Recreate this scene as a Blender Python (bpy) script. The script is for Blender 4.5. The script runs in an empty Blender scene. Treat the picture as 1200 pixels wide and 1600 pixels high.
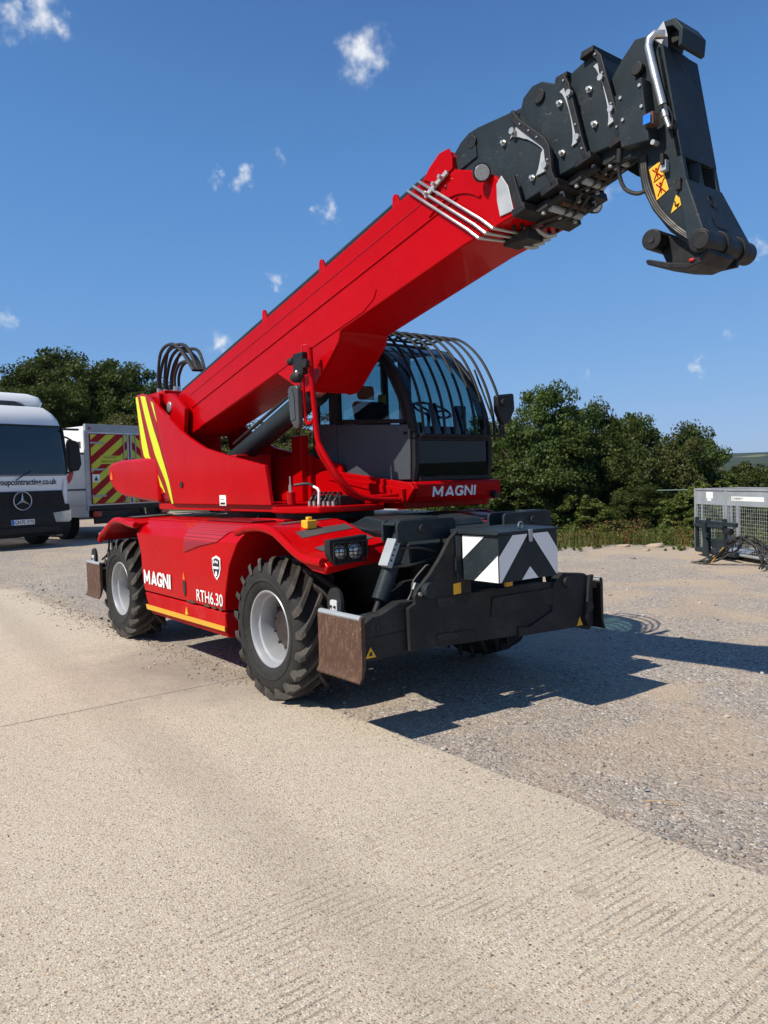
import bpy, bmesh, math, random
import numpy as np
from mathutils import Vector, Matrix, noise as mnoise

rnd = random.Random(7)
R = math.radians
scene = bpy.context.scene
COL = scene.collection

# ------------------------------------------------------------------ camera
CAM_LOC = (5.24477, -4.07128, 1.67879)
cam_data = bpy.data.cameras.new('camera')
cam = bpy.data.objects.new('camera', cam_data)
COL.objects.link(cam)
right = Vector((0.60921037, 0.79235723, -0.03213618))
up = Vector((-0.01321498, 0.05066251, 0.9986284))
fwd = Vector((-0.79289853, 0.6079501, -0.04133511))
M = Matrix(((right.x, up.x, -fwd.x), (right.y, up.y, -fwd.y), (right.z, up.z, -fwd.z))).to_4x4()
M.translation = Vector(CAM_LOC)
cam.matrix_world = M
cam_data.sensor_fit = 'VERTICAL'
cam_data.sensor_height = 36.0
cam_data.sensor_width = 27.0
cam_data.lens = 27.0
cam_data.clip_start = 0.05
cam_data.clip_end = 20000
scene.camera = cam

# ------------------------------------------------------------------ sun, sky
SHX, SHY = 0.08, 0.88            # shadow drift per metre of height
to_sun = Vector((-SHX, -SHY, 1.0)).normalized()
SUN_EL = math.asin(to_sun.z)
sun_data = bpy.data.lights.new('sun', 'SUN')
sun_data.energy = 5.0
sun_data.angle = R(0.53)
sun_data.color = (1.0, 0.925, 0.80)
sun = bpy.data.objects.new('sun', sun_data)
sun.rotation_euler = (-to_sun).to_track_quat('-Z', 'Y').to_euler()
sun.location = (0, 0, 30)
COL.objects.link(sun)

world = bpy.data.worlds.new('World')
scene.world = world
world.use_nodes = True
wn, wl = world.node_tree.nodes, world.node_tree.links
wn.clear()
w_out = wn.new('ShaderNodeOutputWorld')
w_bg = wn.new('ShaderNodeBackground')
w_bg.inputs['Strength'].default_value = 0.085
sky = wn.new('ShaderNodeTexSky')
sky.sky_type = 'NISHITA'
sky.sun_disc = False
sky.sun_elevation = SUN_EL
sky.sun_rotation = math.atan2(to_sun.x, to_sun.y)
sky.altitude = 100
sky.air_density = 0.7
sky.dust_density = 0.12
sky.ozone_density = 3.0
w_tc = wn.new('ShaderNodeTexCoord')
w_nz = wn.new('ShaderNodeTexNoise')
w_nz.inputs['Scale'].default_value = 38.0
w_nz.inputs['Detail'].default_value = 5.0
w_nz.inputs['Roughness'].default_value = 0.62
wl.new(w_tc.outputs['Generated'], w_nz.inputs['Vector'])
w_sub = wn.new('ShaderNodeVectorMath'); w_sub.operation = 'SUBTRACT'
wl.new(w_nz.outputs['Color'], w_sub.inputs[0]); w_sub.inputs[1].default_value = (0.5, 0.5, 0.5)
w_scl = wn.new('ShaderNodeVectorMath'); w_scl.operation = 'SCALE'
wl.new(w_sub.outputs[0], w_scl.inputs[0]); w_scl.inputs['Scale'].default_value = 0.060
w_add = wn.new('ShaderNodeVectorMath'); w_add.operation = 'ADD'
wl.new(w_tc.outputs['Generated'], w_add.inputs[0]); wl.new(w_scl.outputs[0], w_add.inputs[1])
CLOUDS = [  # direction, half size, weight : small fair-weather wisps
    ((-0.702, 0.530, 0.475), 0.034, 1.0), ((-0.782, 0.531, 0.327), 0.019, 0.95), ((-0.823, 0.438, 0.361), 0.016, 0.8),
    ((-0.840, 0.406, 0.360), 0.011, 0.7), ((-0.793, 0.474, 0.383), 0.012, 0.25), ((-0.885, 0.431, 0.174), 0.021, 1.0),
    ((-0.838, 0.485, 0.249), 0.016, 0.8), ((-0.841, 0.223, 0.493), 0.030, 0.9), ((-0.841, 0.247, 0.482), 0.020, 0.85), ((-0.855, 0.200, 0.480), 0.022, 0.7),
    ((-0.465, 0.871, 0.158), 0.012, 0.5), ((-0.498, 0.858, 0.125), 0.011, 0.5), ((-0.553, 0.767, 0.326), 0.016, 0.3),
    ((-0.424, 0.871, 0.247), 0.014, 0.4), ((-0.600, 0.790, 0.118), 0.010, 0.3), ((-0.955, 0.200, 0.195), 0.014, 0.5), ((-0.905, 0.385, 0.16), 0.014, 0.4)]
crnd = random.Random(3)
for i in range(22):
    az = crnd.uniform(0, 2*math.pi); el = crnd.uniform(0.1, 0.9)
    dvec = Vector((math.cos(az)*math.cos(el), math.sin(az)*math.cos(el), math.sin(el)))
    if dvec.dot(fwd) < 0.68:
        CLOUDS.append((tuple(dvec), crnd.uniform(0.012, 0.035), crnd.uniform(0.4, 1.0)))
acc = None
for c_dir, c_r, c_w in CLOUDS:
    dn = Vector(c_dir).normalized()
    ds = wn.new('ShaderNodeVectorMath'); ds.operation = 'DISTANCE'
    wl.new(w_add.outputs[0], ds.inputs[0]); ds.inputs[1].default_value = tuple(dn)
    mr = wn.new('ShaderNodeMapRange'); mr.interpolation_type = 'SMOOTHSTEP'
    wl.new(ds.outputs['Value'], mr.inputs['Value'])
    mr.inputs['From Min'].default_value = c_r*0.05; mr.inputs['From Max'].default_value = c_r*0.98
    mr.inputs['To Min'].default_value = c_w; mr.inputs['To Max'].default_value = 0.0
    if acc is None: acc = mr.outputs['Result']
    else:
        mx = wn.new('ShaderNodeMath'); mx.operation = 'MAXIMUM'
        wl.new(acc, mx.inputs[0]); wl.new(mr.outputs['Result'], mx.inputs[1]); acc = mx.outputs[0]
w_gn = wn.new('ShaderNodeTexNoise'); w_gn.inputs['Scale'].default_value = 60.0; w_gn.inputs['Detail'].default_value = 5.0
wl.new(w_tc.outputs['Generated'], w_gn.inputs['Vector'])
w_gr = wn.new('ShaderNodeMapRange'); wl.new(w_gn.outputs['Fac'], w_gr.inputs['Value'])
w_gr.inputs['From Min'].default_value = 0.30; w_gr.inputs['From Max'].default_value = 0.62
w_mul = wn.new('ShaderNodeMath'); w_mul.operation = 'MULTIPLY'
wl.new(acc, w_mul.inputs[0]); wl.new(w_gr.outputs['Result'], w_mul.inputs[1])
# camera response of the phone on the whole sky: one power curve per channel
w_sep = wn.new('ShaderNodeSeparateColor'); wl.new(sky.outputs['Color'], w_sep.inputs[0])
w_cmb = wn.new('ShaderNodeCombineColor')
SKY_CURVE = (((0.034, 0.024), (0.058, 0.054), (0.082, 0.090), (0.20, 0.190), (0.54, 0.35), (1.0, 0.48)),
             ((0.072, 0.082), (0.12, 0.184), (0.165, 0.270), (0.34, 0.395), (0.75, 0.54), (1.0, 0.62)),
             ((0.165, 0.24), (0.262, 0.497), (0.347, 0.625), (0.55, 0.73), (0.85, 0.81), (1.0, 0.84)))
for ch, pts_c in enumerate(SKY_CURVE):
    ml = wn.new('ShaderNodeMath'); ml.operation = 'MULTIPLY'; wl.new(w_sep.outputs[ch], ml.inputs[0]); ml.inputs[1].default_value = 0.101/4
    fc = wn.new('ShaderNodeFloatCurve'); cm = fc.mapping.curves[0]
    cm.points[0].location = (0, 0); cm.points[1].location = (1.0, (2.0, 2.05, 2.1)[ch]/4)
    for q in pts_c: cm.points.new(q[0]/4, q[1]/4)
    fc.mapping.update()
    wl.new(ml.outputs[0], fc.inputs['Value'])
    m2_ = wn.new('ShaderNodeMath'); m2_.operation = 'DIVIDE'; wl.new(fc.outputs[0], m2_.inputs[0]); m2_.inputs[1].default_value = 0.101/4
    wl.new(m2_.outputs[0], w_cmb.inputs[ch])
w_mix = wn.new('ShaderNodeMix'); w_mix.data_type = 'RGBA'
wl.new(w_mul.outputs[0], w_mix.inputs[0]); wl.new(w_cmb.outputs[0], w_mix.inputs[6])
w_mix.inputs[7].default_value = (8.6, 8.9, 9.4, 1)
wl.new(w_mix.outputs[2], w_bg.inputs['Color'])
wl.new(w_bg.outputs[0], w_out.inputs['Surface'])

scene.view_settings.view_transform = 'Standard'
scene.view_settings.look = 'None'
scene.view_settings.exposure = 0.25
scene.view_settings.gamma = 1.0
scene.view_settings.use_curve_mapping = False
scene.render.engine = 'CYCLES'
scene.cycles.max_bounces = 6
scene.cycles.diffuse_bounces = 3
scene.cycles.glossy_bounces = 3
scene.cycles.volume_bounces = 0
scene.cycles.transparent_max_bounces = 16
scene.cycles.use_denoising = True

# ------------------------------------------------------------------ materials
class NT:
    def __init__(s, name):
        s.m = bpy.data.materials.new(name); s.m.use_nodes = True
        s.n, s.l = s.m.node_tree.nodes, s.m.node_tree.links
        s.b = s.n['Principled BSDF']; s.o = s.n['Material Output']
        s.tc = s.n.new('ShaderNodeTexCoord'); s.P = s.tc.outputs['Object']
    def new(s, t, **k):
        x = s.n.new('ShaderNode'+t)
        for a, b in k.items(): setattr(x, a, b)
        return x
    def set(s, sock, v):
        if hasattr(v, 'is_linked') or hasattr(v, 'links'): s.l.new(v, sock)
        else:
            if isinstance(v, tuple) and len(v) == 3 and sock.type == 'RGBA': v = v+(1,)
            sock.default_value = v
    def noise(s, scale, detail=4, rough=0.55, vec=None, dist=0.0):
        x = s.new('TexNoise'); s.l.new(vec or s.P, x.inputs['Vector'])
        x.inputs['Scale'].default_value = scale; x.inputs['Detail'].default_value = detail
        x.inputs['Roughness'].default_value = rough; x.inputs['Distortion'].default_value = dist
        return x.outputs['Fac']
    def voro(s, scale, feature='F1', vec=None, out='Distance', rnd_=1.0):
        x = s.new('TexVoronoi', feature=feature); s.l.new(vec or s.P, x.inputs['Vector'])
        x.inputs['Scale'].default_value = scale; x.inputs['Randomness'].default_value = rnd_
        return x.outputs[out]
    def rng(s, v, a, b, c=0.0, d=1.0, smooth=False):
        x = s.new('MapRange'); s.set(x.inputs['Value'], v)
        if smooth: x.interpolation_type = 'SMOOTHSTEP'
        for k, q in zip(('From Min', 'From Max', 'To Min', 'To Max'), (a, b, c, d)): x.inputs[k].default_value = q
        return x.outputs['Result']
    def math(s, op, a, b=0.0):
        x = s.new('Math', operation=op); s.set(x.inputs[0], a); s.set(x.inputs[1], b); return x.outputs[0]
    def mix(s, f, a, b, mode='MIX'):
        x = s.new('Mix', data_type='RGBA', blend_type=mode); s.set(x.inputs[0], f); s.set(x.inputs[6], a); s.set(x.inputs[7], b)
        return x.outputs[2]
    def ramp(s, v, stops):
        x = s.new('ValToRGB'); s.set(x.inputs[0], v); e = x.color_ramp.elements
        while len(e) < len(stops): e.new(0.5)
        for el, (p, c) in zip(e, stops): el.position = p; el.color = tuple(c)+(1,)
        return x.outputs[0]
    def bump(s, h, strength=0.3, dist=0.01):
        x = s.new('Bump'); s.set(x.inputs['Height'], h); x.inputs['Strength'].default_value = strength
        x.inputs['Distance'].default_value = dist; s.l.new(x.outputs[0], s.b.inputs['Normal'])
    def p(s, **k):
        for a, v in k.items(): s.set(s.b.inputs[a.replace('_', ' ')], v)
        return s

def paint(name, col, rough=0.35, coat=0.0, dust=0.12, metal=0.0, dustcol=(0.30, 0.24, 0.18), var=0.12, bump=0.0, spec=0.5, scratch=0.0):
    t = NT(name)
    big = t.noise(1.7, 5, 0.6); fine = t.noise(38, 4, 0.65)
    c1 = t.mix(t.rng(big, 0.3, 0.7), tuple(v*(1-var) for v in col), tuple(min(1, v*(1+var)) for v in col))
    if dust > 0:
        dm = t.math('MULTIPLY', t.rng(t.noise(3.3, 7, 0.7), 0.46, 0.78), t.rng(fine, 0.35, 0.7))
        c1 = t.mix(t.math('MULTIPLY', dm, dust), c1, dustcol)
    if scratch:
        mp = t.new('Mapping'); t.l.new(t.P, mp.inputs[0]); mp.inputs['Scale'].default_value = (6, 6, 55); mp.inputs['Rotation'].default_value = (0.3, 0.5, 0)
        sc = t.math('MULTIPLY', t.rng(t.noise(3.0, 3, 0.6, vec=mp.outputs[0]), 0.67, 0.72), t.rng(t.noise(2.2, 4), 0.45, 0.6))
        sp2 = t.math('MULTIPLY', t.rng(t.noise(85, 2), 0.70, 0.74), t.rng(t.noise(4, 4), 0.45, 0.65))
        c1 = t.mix(t.math('MULTIPLY', t.math('MAXIMUM', sc, sp2), scratch), c1, (0.30, 0.29, 0.27))
    t.p(Base_Color=c1, Metallic=metal, Roughness=t.rng(t.noise(9, 5, 0.65), 0.3, 0.75, rough*0.8, min(1, rough*1.35)), Specular_IOR_Level=spec)
    if coat: t.p(Coat_Weight=coat, Coat_Roughness=0.06)
    if bump: t.bump(t.noise(140, 3), bump, 0.002)
    return t.m

MAT = {}
MAT['red'] = paint('red_paint', (0.40, 0.0008, 0.0026), 0.30, 0.13, 0.014, var=0.07, spec=0.05, scratch=0.15)
MAT['red_dull'] = paint('red_paint_worn', (0.42, 0.003, 0.006), 0.5, 0.0, 0.22, var=0.10, spec=0.08, scratch=0.5)
MAT['grey'] = paint('anthracite_paint', (0.0185, 0.0265, 0.032), 0.45, 0.03, 0.07, var=0.16, spec=0.16, scratch=0.45)
MAT['grey_dull'] = paint('anthracite_paint_worn', (0.0200, 0.0215, 0.0225), 0.55, 0.0, 0.16, var=0.25, spec=0.18, scratch=0.4)
MAT['cabgrey'] = paint('cab_grey_paint', (0.052, 0.062, 0.074), 0.5, 0.0, 0.05, var=0.05, spec=0.3)
MAT['black'] = paint('black_steel', (0.008, 0.008, 0.009), 0.5, 0.0, 0.10, spec=0.35)
MAT['plastic'] = paint('black_plastic', (0.010, 0.010, 0.011), 0.6, 0.0, 0.06, spec=0.35)
MAT['hose'] = paint('hose_rubber', (0.012, 0.012, 0.012), 0.55, 0.0, 0.25)
MAT['steel'] = paint('zinc_steel', (0.55, 0.54, 0.51), 0.36, 0.0, 0.15, metal=0.85, var=0.15)
MAT['galv'] = paint('galvanised_steel', (0.40, 0.42, 0.43), 0.55, 0.0, 0.25, metal=0.5, var=0.25)
MAT['galvdull'] = paint('weathered_galvanised', (0.33, 0.36, 0.38), 0.6, 0.0, 0.15, metal=0.3, var=0.2)
MAT['silver'] = paint('silver_rim_paint', (0.36, 0.37, 0.385), 0.42, 0.0, 0.25, metal=0.35, var=0.08)
MAT['hub'] = paint('hub_dark', (0.022, 0.014, 0.013), 0.6, 0.0, 0.25)
MAT['white'] = paint('white_paint', (0.80, 0.80, 0.79), 0.35, 0.3, 0.10, var=0.03)
MAT['whitedecal'] = paint('white_vinyl', (0.82, 0.82, 0.80), 0.4, 0.0, 0.06, var=0.02)
MAT['greywhite'] = paint('light_grey_paint', (0.52, 0.53, 0.53), 0.5, 0.0, 0.2)
MAT['yellow'] = paint('yellow_vinyl', (0.80, 0.42, 0.015), 0.5, 0.0, 0.12, var=0.05)
MAT['yellow_stripe'] = paint('worn_yellow_tape', (0.62, 0.33, 0.02), 0.5, 0.0, 0.3, var=0.08)
MAT['fluoro'] = paint('fluorescent_yellow_tape', (0.62, 0.72, 0.006), 0.45, 0.0, 0.03, var=0.03)
MAT['fluoro_dull'] = paint('dirty_fluorescent_tape', (0.50, 0.52, 0.03), 0.5, 0.0, 0.2, var=0.06)
MAT['redtape'] = paint('dark_red_tape', (0.30, 0.004, 0.010), 0.45, 0.0, 0.03, var=0.05, spec=0.2)
MAT['orange'] = paint('orange_plastic', (0.75, 0.16, 0.02), 0.4, 0.0, 0.1)
MAT['blue'] = paint('blue_plastic', (0.01, 0.16, 0.62), 0.4, 0.0, 0.02)
MAT['blackdecal'] = paint('black_vinyl', (0.012, 0.012, 0.014), 0.5, 0.0, 0.05)
MAT['navy'] = paint('dark_navy_vinyl', (0.01, 0.012, 0.03), 0.5, 0.0, 0.03)
MAT['redsign'] = paint('red_vinyl', (0.55, 0.01, 0.02), 0.5, 0.0, 0.05)
MAT['darkred'] = paint('grille_dark_red', (0.15, 0.003, 0.006), 0.5, 0.0, 0.05, spec=0.2)
MAT['seat'] = paint('seat_fabric', (0.018, 0.018, 0.020), 0.9, 0.0, 0.05)
MAT['strip'] = paint('anti_slip_tape', (0.05, 0.045, 0.045), 0.9, 0.0, 0.3, bump=0.6)

def rust_mat():
    t = NT('rust_steel')
    mp = t.new('Mapping'); t.l.new(t.P, mp.inputs[0]); mp.inputs['Scale'].default_value = (10, 10, 3.2)
    st = t.noise(4.0, 6, 0.7, vec=mp.outputs[0]); b = t.noise(6, 6, 0.65); f = t.noise(60, 4, 0.7)
    c = t.ramp(st, [(0.25, (0.055, 0.027, 0.017)), (0.48, (0.085, 0.042, 0.025)), (0.60, (0.12, 0.062, 0.036)), (0.76, (0.20, 0.13, 0.085))])
    c = t.mix(t.rng(b, 0.55, 0.75), c, (0.060, 0.037, 0.028))
    c = t.mix(t.math('MULTIPLY', t.rng(f, 0.60, 0.72), 0.75), c, (0.34, 0.25, 0.18))
    t.p(Base_Color=c, Roughness=0.75, Metallic=0.25); t.bump(f, 0.35, 0.003)
    return t.m
MAT['rust'] = rust_mat()

def rubber_mat():
    t = NT('tyre_rubber')
    a = t.noise(5, 6, 0.65); f = t.noise(70, 4, 0.7)
    c = t.mix(t.rng(a, 0.35, 0.75), (0.010, 0.010, 0.010), (0.030, 0.028, 0.026))
    c = t.mix(t.math('MULTIPLY', t.rng(f, 0.5, 0.8), 0.35), c, (0.085, 0.074, 0.062))
    t.p(Base_Color=c, Roughness=0.78, Specular_IOR_Level=0.35); t.bump(f, 0.25, 0.003)
    return t.m
MAT['rubber'] = rubber_mat()
def rubber_worn():
    t = NT('tyre_lug_worn')
    f = t.noise(45, 5, 0.7); a = t.noise(6, 5)
    c = t.mix(t.rng(a, 0.3, 0.7), (0.030, 0.028, 0.026), (0.085, 0.074, 0.063))
    c = t.mix(t.rng(f, 0.5, 0.8, 0, 0.6), c, (0.15, 0.13, 0.11))
    t.p(Base_Color=c, Roughness=0.85, Specular_IOR_Level=0.3); t.bump(f, 0.3, 0.003)
    return t.m
MAT['lug'] = rubber_worn()

def glass_mat(name, tint, ior=1.45, gloss=1.0):
    t = NT(name); t.n.remove(t.b)
    tr = t.new('BsdfTransparent'); tr.inputs[0].default_value = tint+(1,)
    gl = t.new('BsdfGlossy'); gl.inputs['Roughness'].default_value = 0.015; gl.inputs['Color'].default_value = (gloss, gloss, gloss, 1)
    lw = t.new('LayerWeight'); lw.inputs[0].default_value = 0.5
    sch = t.math('ADD', ior, t.math('MULTIPLY', t.math('POWER', lw.outputs['Facing'], 4.0), 0.75))
    mx = t.new('MixShader'); t.l.new(sch, mx.inputs[0]); t.l.new(tr.outputs[0], mx.inputs[1]); t.l.new(gl.outputs[0], mx.inputs[2])
    t.l.new(mx.outputs[0], t.o.inputs['Surface'])
    return t.m
MAT['glass'] = glass_mat('tinted_glass', (0.37, 0.55, 0.58), 0.06)
MAT['glass_dark'] = glass_mat('dark_glass', (0.13, 0.15, 0.14), 0.03)
MAT['windscreen'] = glass_mat('truck_windscreen', (0.22, 0.28, 0.32), 0.05)
def lens_mat():
    t = NT('lamp_lens'); t.p(Base_Color=(0.42, 0.43, 0.43), Roughness=0.16, Metallic=0.6, Coat_Weight=1.0)
    t.bump(t.voro(60), 0.4, 0.004); return t.m
MAT['lens'] = lens_mat()
MAT['mirror'] = paint('mirror_back', (0.045, 0.045, 0.047), 0.45, 0.0, 0.25)
MAT['redlens'] = paint('red_lamp_lens', (0.38, 0.012, 0.012), 0.2, 0.5, 0.05)

def perforated():
    t = NT('perforated_red_panel')
    mp = t.new('Mapping'); t.l.new(t.P, mp.inputs[0]); mp.inputs['Scale'].default_value = (1, 1, 1)
    v = t.voro(62, rnd_=0.0)
    t.p(Base_Color=t.mix(t.rng(v, 0.30, 0.42), (0.015, 0.002, 0.003), (0.40, 0.006, 0.012)), Roughness=0.5)
    return t.m
MAT['perf'] = perforated()

# ------------------------------------------------------------------ mesh helpers
class MB:
    def __init__(s): s.v, s.f = [], []
    def add(s, vs, fs):
        o = len(s.v); s.v += [tuple(p) for p in vs]; s.f += [tuple(i+o for i in f) for f in fs]; return s
    def box(s, x0, x1, y0, y1, z0, z1):
        return s.add([(x0,y0,z0),(x1,y0,z0),(x1,y1,z0),(x0,y1,z0),(x0,y0,z1),(x1,y0,z1),(x1,y1,z1),(x0,y1,z1)],
              [(0,3,2,1),(4,5,6,7),(0,1,5,4),(1,2,6,5),(2,3,7,6),(3,0,4,7)])
    def obox(s, c, size, rot):       # rotated box; rot = 3x3 Matrix
        c = Vector(c); h = Vector(size)/2
        vs = [c+rot@Vector((sx*h.x, sy*h.y, sz*h.z)) for sz in (-1,1) for sx, sy in ((-1,-1),(1,-1),(1,1),(-1,1))]
        return s.add(vs, [(0,3,2,1),(4,5,6,7),(0,1,5,4),(1,2,6,5),(2,3,7,6),(3,0,4,7)])
    def prism(s, poly, axis, a, b):
        n = len(poly)
        ar = sum(poly[i][0]*poly[(i+1)%n][1]-poly[(i+1)%n][0]*poly[i][1] for i in range(n))
        if ar < 0: poly = poly[::-1]
        if axis == 'y': mk = lambda p, t: (p[0], t, p[1])
        elif axis == 'x': mk = lambda p, t: (t, p[0], p[1])
        else: mk = lambda p, t: (p[0], p[1], t)
        vs = [mk(p, a) for p in poly]+[mk(p, b) for p in poly]
        fs = [tuple(range(n)), tuple(range(2*n-1, n-1, -1))]+[(i, i+n, (i+1)%n+n, (i+1)%n) for i in range(n)]
        flip = (axis in 'xz') == (b > a)      # outward normals
        if flip: fs = [f[::-1] for f in fs]
        return s.add(vs, fs)
    def sheet(s, pts, off=None):
        n = len(pts); return s.add(pts, [tuple(range(n))])
    def cyl(s, p0, p1, r, r1=None, n=16, caps=True):
        return s.tube([p0, p1], r if r1 is None else (r, r1), n, caps)
    def tube(s, path, r, n=8, caps=True):
        P = [Vector(p) for p in path]; m = len(P)
        rs = list(r) if isinstance(r, (tuple, list)) else [r]*m
        T = []
        for i in range(m):
            a = (P[min(i+1, m-1)]-P[max(i-1, 0)]); T.append(a.normalized())
        ref = Vector((0,0,1)) if abs(T[0].z) < 0.9 else Vector((1,0,0))
        u = T[0].cross(ref).normalized(); o = len(s.v)
        for i in range(m):
            u = (u-T[i]*u.dot(T[i])).normalized(); w = T[i].cross(u)
            k = 1.0
            if 0 < i < m-1:
                c = (P[i]-P[i-1]).normalized().dot((P[i+1]-P[i]).normalized()); k = 1/max(0.5, math.sqrt(max(0.05, (1+c)/2)))
            for j in range(n):
                a = 2*math.pi*j/n; s.v.append(tuple(P[i]+(u*math.cos(a)+w*math.sin(a))*rs[i]*(k if rs[i] else 1)))
        for i in range(m-1):
            for j in range(n):
                s.f.append((o+i*n+j, o+i*n+(j+1)%n, o+(i+1)*n+(j+1)%n, o+(i+1)*n+j))
        if caps:
            s.f.append(tuple(o+j for j in range(n-1, -1, -1))); s.f.append(tuple(o+(m-1)*n+j for j in range(n)))
        return s
    def lathe(s, prof, c, axis='y', n=32, close=False):
        o = len(s.v); c = Vector(c); m = len(prof)
        for r, h in prof:
            for j in range(n):
                a = 2*math.pi*j/n; q = (r*math.cos(a), r*math.sin(a))
                p = {'y': (q[0], h, q[1]), 'x': (h, q[0], q[1]), 'z': (q[0], q[1], h)}[axis]
                s.v.append(tuple(c+Vector(p)))
        for i in range(m-1 if not close else m):
            k = (i+1) % m
            for j in range(n):
                f = (o+i*n+j, o+i*n+(j+1)%n, o+k*n+(j+1)%n, o+k*n+j)
                s.f.append(f)
        return s
    def disc(s, c, r, axis='y', n=20):
        c = Vector(c); ps = []
        for j in range(n):
            a = 2*math.pi*j/n; q = (r*math.cos(a), r*math.sin(a))
            ps.append(c+Vector({'y': (q[0], 0, q[1]), 'x': (0, q[0], q[1]), 'z': (q[0], q[1], 0)}[axis]))
        return s.sheet(ps)
    def ball(s, c, r, n=12, m=8):
        r = Vector((r, r, r)) if not isinstance(r, (tuple, Vector)) else Vector(r); c = Vector(c); o = len(s.v)
        for i in range(m+1):
            t = math.pi*i/m
            for j in range(n):
                a = 2*math.pi*j/n
                s.v.append((c.x+r.x*math.sin(t)*math.cos(a), c.y+r.y*math.sin(t)*math.sin(a), c.z+r.z*math.cos(t)))
        for i in range(m):
            for j in range(n): s.f.append((o+i*n+j, o+(i+1)*n+j, o+(i+1)*n+(j+1)%n, o+i*n+(j+1)%n))
        return s
    def loft(s, rings, caps=True, closed=True):
        o = len(s.v); n = len(rings[0])
        for rg in rings: s.v += [tuple(p) for p in rg]
        for i in range(len(rings)-1):
            for j in range(n if closed else n-1):
                s.f.append((o+i*n+j, o+i*n+(j+1)%n, o+(i+1)*n+(j+1)%n, o+(i+1)*n+j))
        if caps:
            s.f.append(tuple(o+j for j in range(n-1, -1, -1))); e = o+(len(rings)-1)*n; s.f.append(tuple(e+j for j in range(n)))
        return s
    def build(s, name, mat, parent=None, bevel=0.0, angle=38, fix=True, seg=2, mats=None, fmats=None):
        V = np.array(s.v, dtype=float)
        c = (V.min(0)+V.max(0))/2
        me = bpy.data.meshes.new(name)
        me.from_pydata([tuple(p) for p in V-c], [], s.f)
        if fix:
            bm = bmesh.new(); bm.from_mesh(me)
            bmesh.ops.remove_doubles(bm, verts=bm.verts, dist=0.00005)
            bmesh.ops.recalc_face_normals(bm, faces=bm.faces); bm.to_mesh(me); bm.free()
        me.polygons.foreach_set('use_smooth', [True]*len(me.polygons))
        me.set_sharp_from_angle(angle=R(angle))
        m_ = MAT[mat] if isinstance(mat, str) else mat
        me.materials.append(m_)
        ob = bpy.data.objects.new(name, me); COL.objects.link(ob)
        if parent is not None:
            ob.parent = parent; ob.location = Vector(c)-WORG.get(parent.name, Vector())
        else: ob.location = Vector(c)
        WORG[ob.name] = Vector(c)
        if bevel:
            md = ob.modifiers.new('bevel', 'BEVEL'); md.width = bevel; md.segments = seg; md.limit_method = 'ANGLE'
            md.angle_limit = R(32); md.harden_normals = True
        return ob
WORG = {}      # design-space origin of each object (children are placed relative to it)

def empty(name, loc=(0, 0, 0), parent=None):
    o = bpy.data.objects.new(name, None); COL.objects.link(o); o.empty_display_size = 0.3
    if parent is not None:
        o.parent = parent; o.location = Vector(loc)-WORG.get(parent.name, Vector())
    else: o.location = loc
    WORG[o.name] = Vector(loc)
    return o
def tag(o, label=None, cat=None, group=None, kind=None):
    if label: o['label'] = label
    if cat: o['category'] = cat
    if group: o['group'] = group
    if kind: o['kind'] = kind
    return o
def place(root, loc, rz=0.0):
    """a thing designed round the origin is moved to its spot"""
    root.location = loc; root.rotation_euler = (0, 0, rz)
def copy_tree(o, parent=None):
    c = o.copy(); COL.objects.link(c)
    if parent is not None: c.parent = parent
    for ch in list(o.children): copy_tree(ch, c)
    return c
def B(): return MB()
def box(*a): return MB().box(*a)
def arc(cx, cz, r, a0, a1, n):
    return [(cx+r*math.cos(R(a0+(a1-a0)*i/n)), cz+r*math.sin(R(a0+(a1-a0)*i/n))) for i in range(n+1)]
def smooth_path(pts, k=4):
    """Catmull-Rom"""
    P = [Vector(p) for p in pts]; out = []
    for i in range(len(P)-1):
        p0, p1, p2, p3 = P[max(i-1, 0)], P[i], P[i+1], P[min(i+2, len(P)-1)]
        for j in range(k):
            t = j/k; out.append(0.5*((2*p1)+(p2-p0)*t+(2*p0-5*p1+4*p2-p3)*t*t+(3*p1-p0-3*p2+p3)*t**3))
    return out+[P[-1]]

def text(name, body, origin, xd, yd, width, height, mat, parent, bold=0.0, shear=0.0):
    """flat lettering fitted into a width x height rectangle whose lower left corner is origin"""
    cu = bpy.data.curves.new('lettering', 'FONT'); cu.body = body; cu.offset = bold; cu.shear = shear
    cu.resolution_u = 3
    tmp = bpy.data.objects.new('lettering_tmp', cu); COL.objects.link(tmp)
    dg = bpy.context.evaluated_depsgraph_get()
    me = bpy.data.meshes.new_from_object(tmp.evaluated_get(dg))
    bpy.data.objects.remove(tmp); bpy.data.curves.remove(cu)
    n = len(me.vertices); co = np.zeros(n*3); me.vertices.foreach_get('co', co); co = co.reshape(-1, 3)
    mn, mx = co.min(0), co.max(0); sc = mx-mn; sc[sc == 0] = 1
    u = (co[:, 0]-mn[0])/sc[0]*width; v = (co[:, 1]-mn[1])/sc[1]*height
    O, X, Y = np.array(origin, float), np.array(Vector(xd).normalized()), np.array(Vector(yd).normalized())
    W = O+u[:, None]*X+v[:, None]*Y
    c = (W.min(0)+W.max(0))/2
    me.vertices.foreach_set('co', (W-c).ravel()); me.update()
    me.materials.clear(); me.materials.append(MAT[mat] if isinstance(mat, str) else mat)
    ob = bpy.data.objects.new(name, me); COL.objects.link(ob); ob.parent = parent
    ob.location = Vector(c)-WORG.get(parent.name, Vector()); WORG[ob.name] = Vector(c)
    return ob

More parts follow.
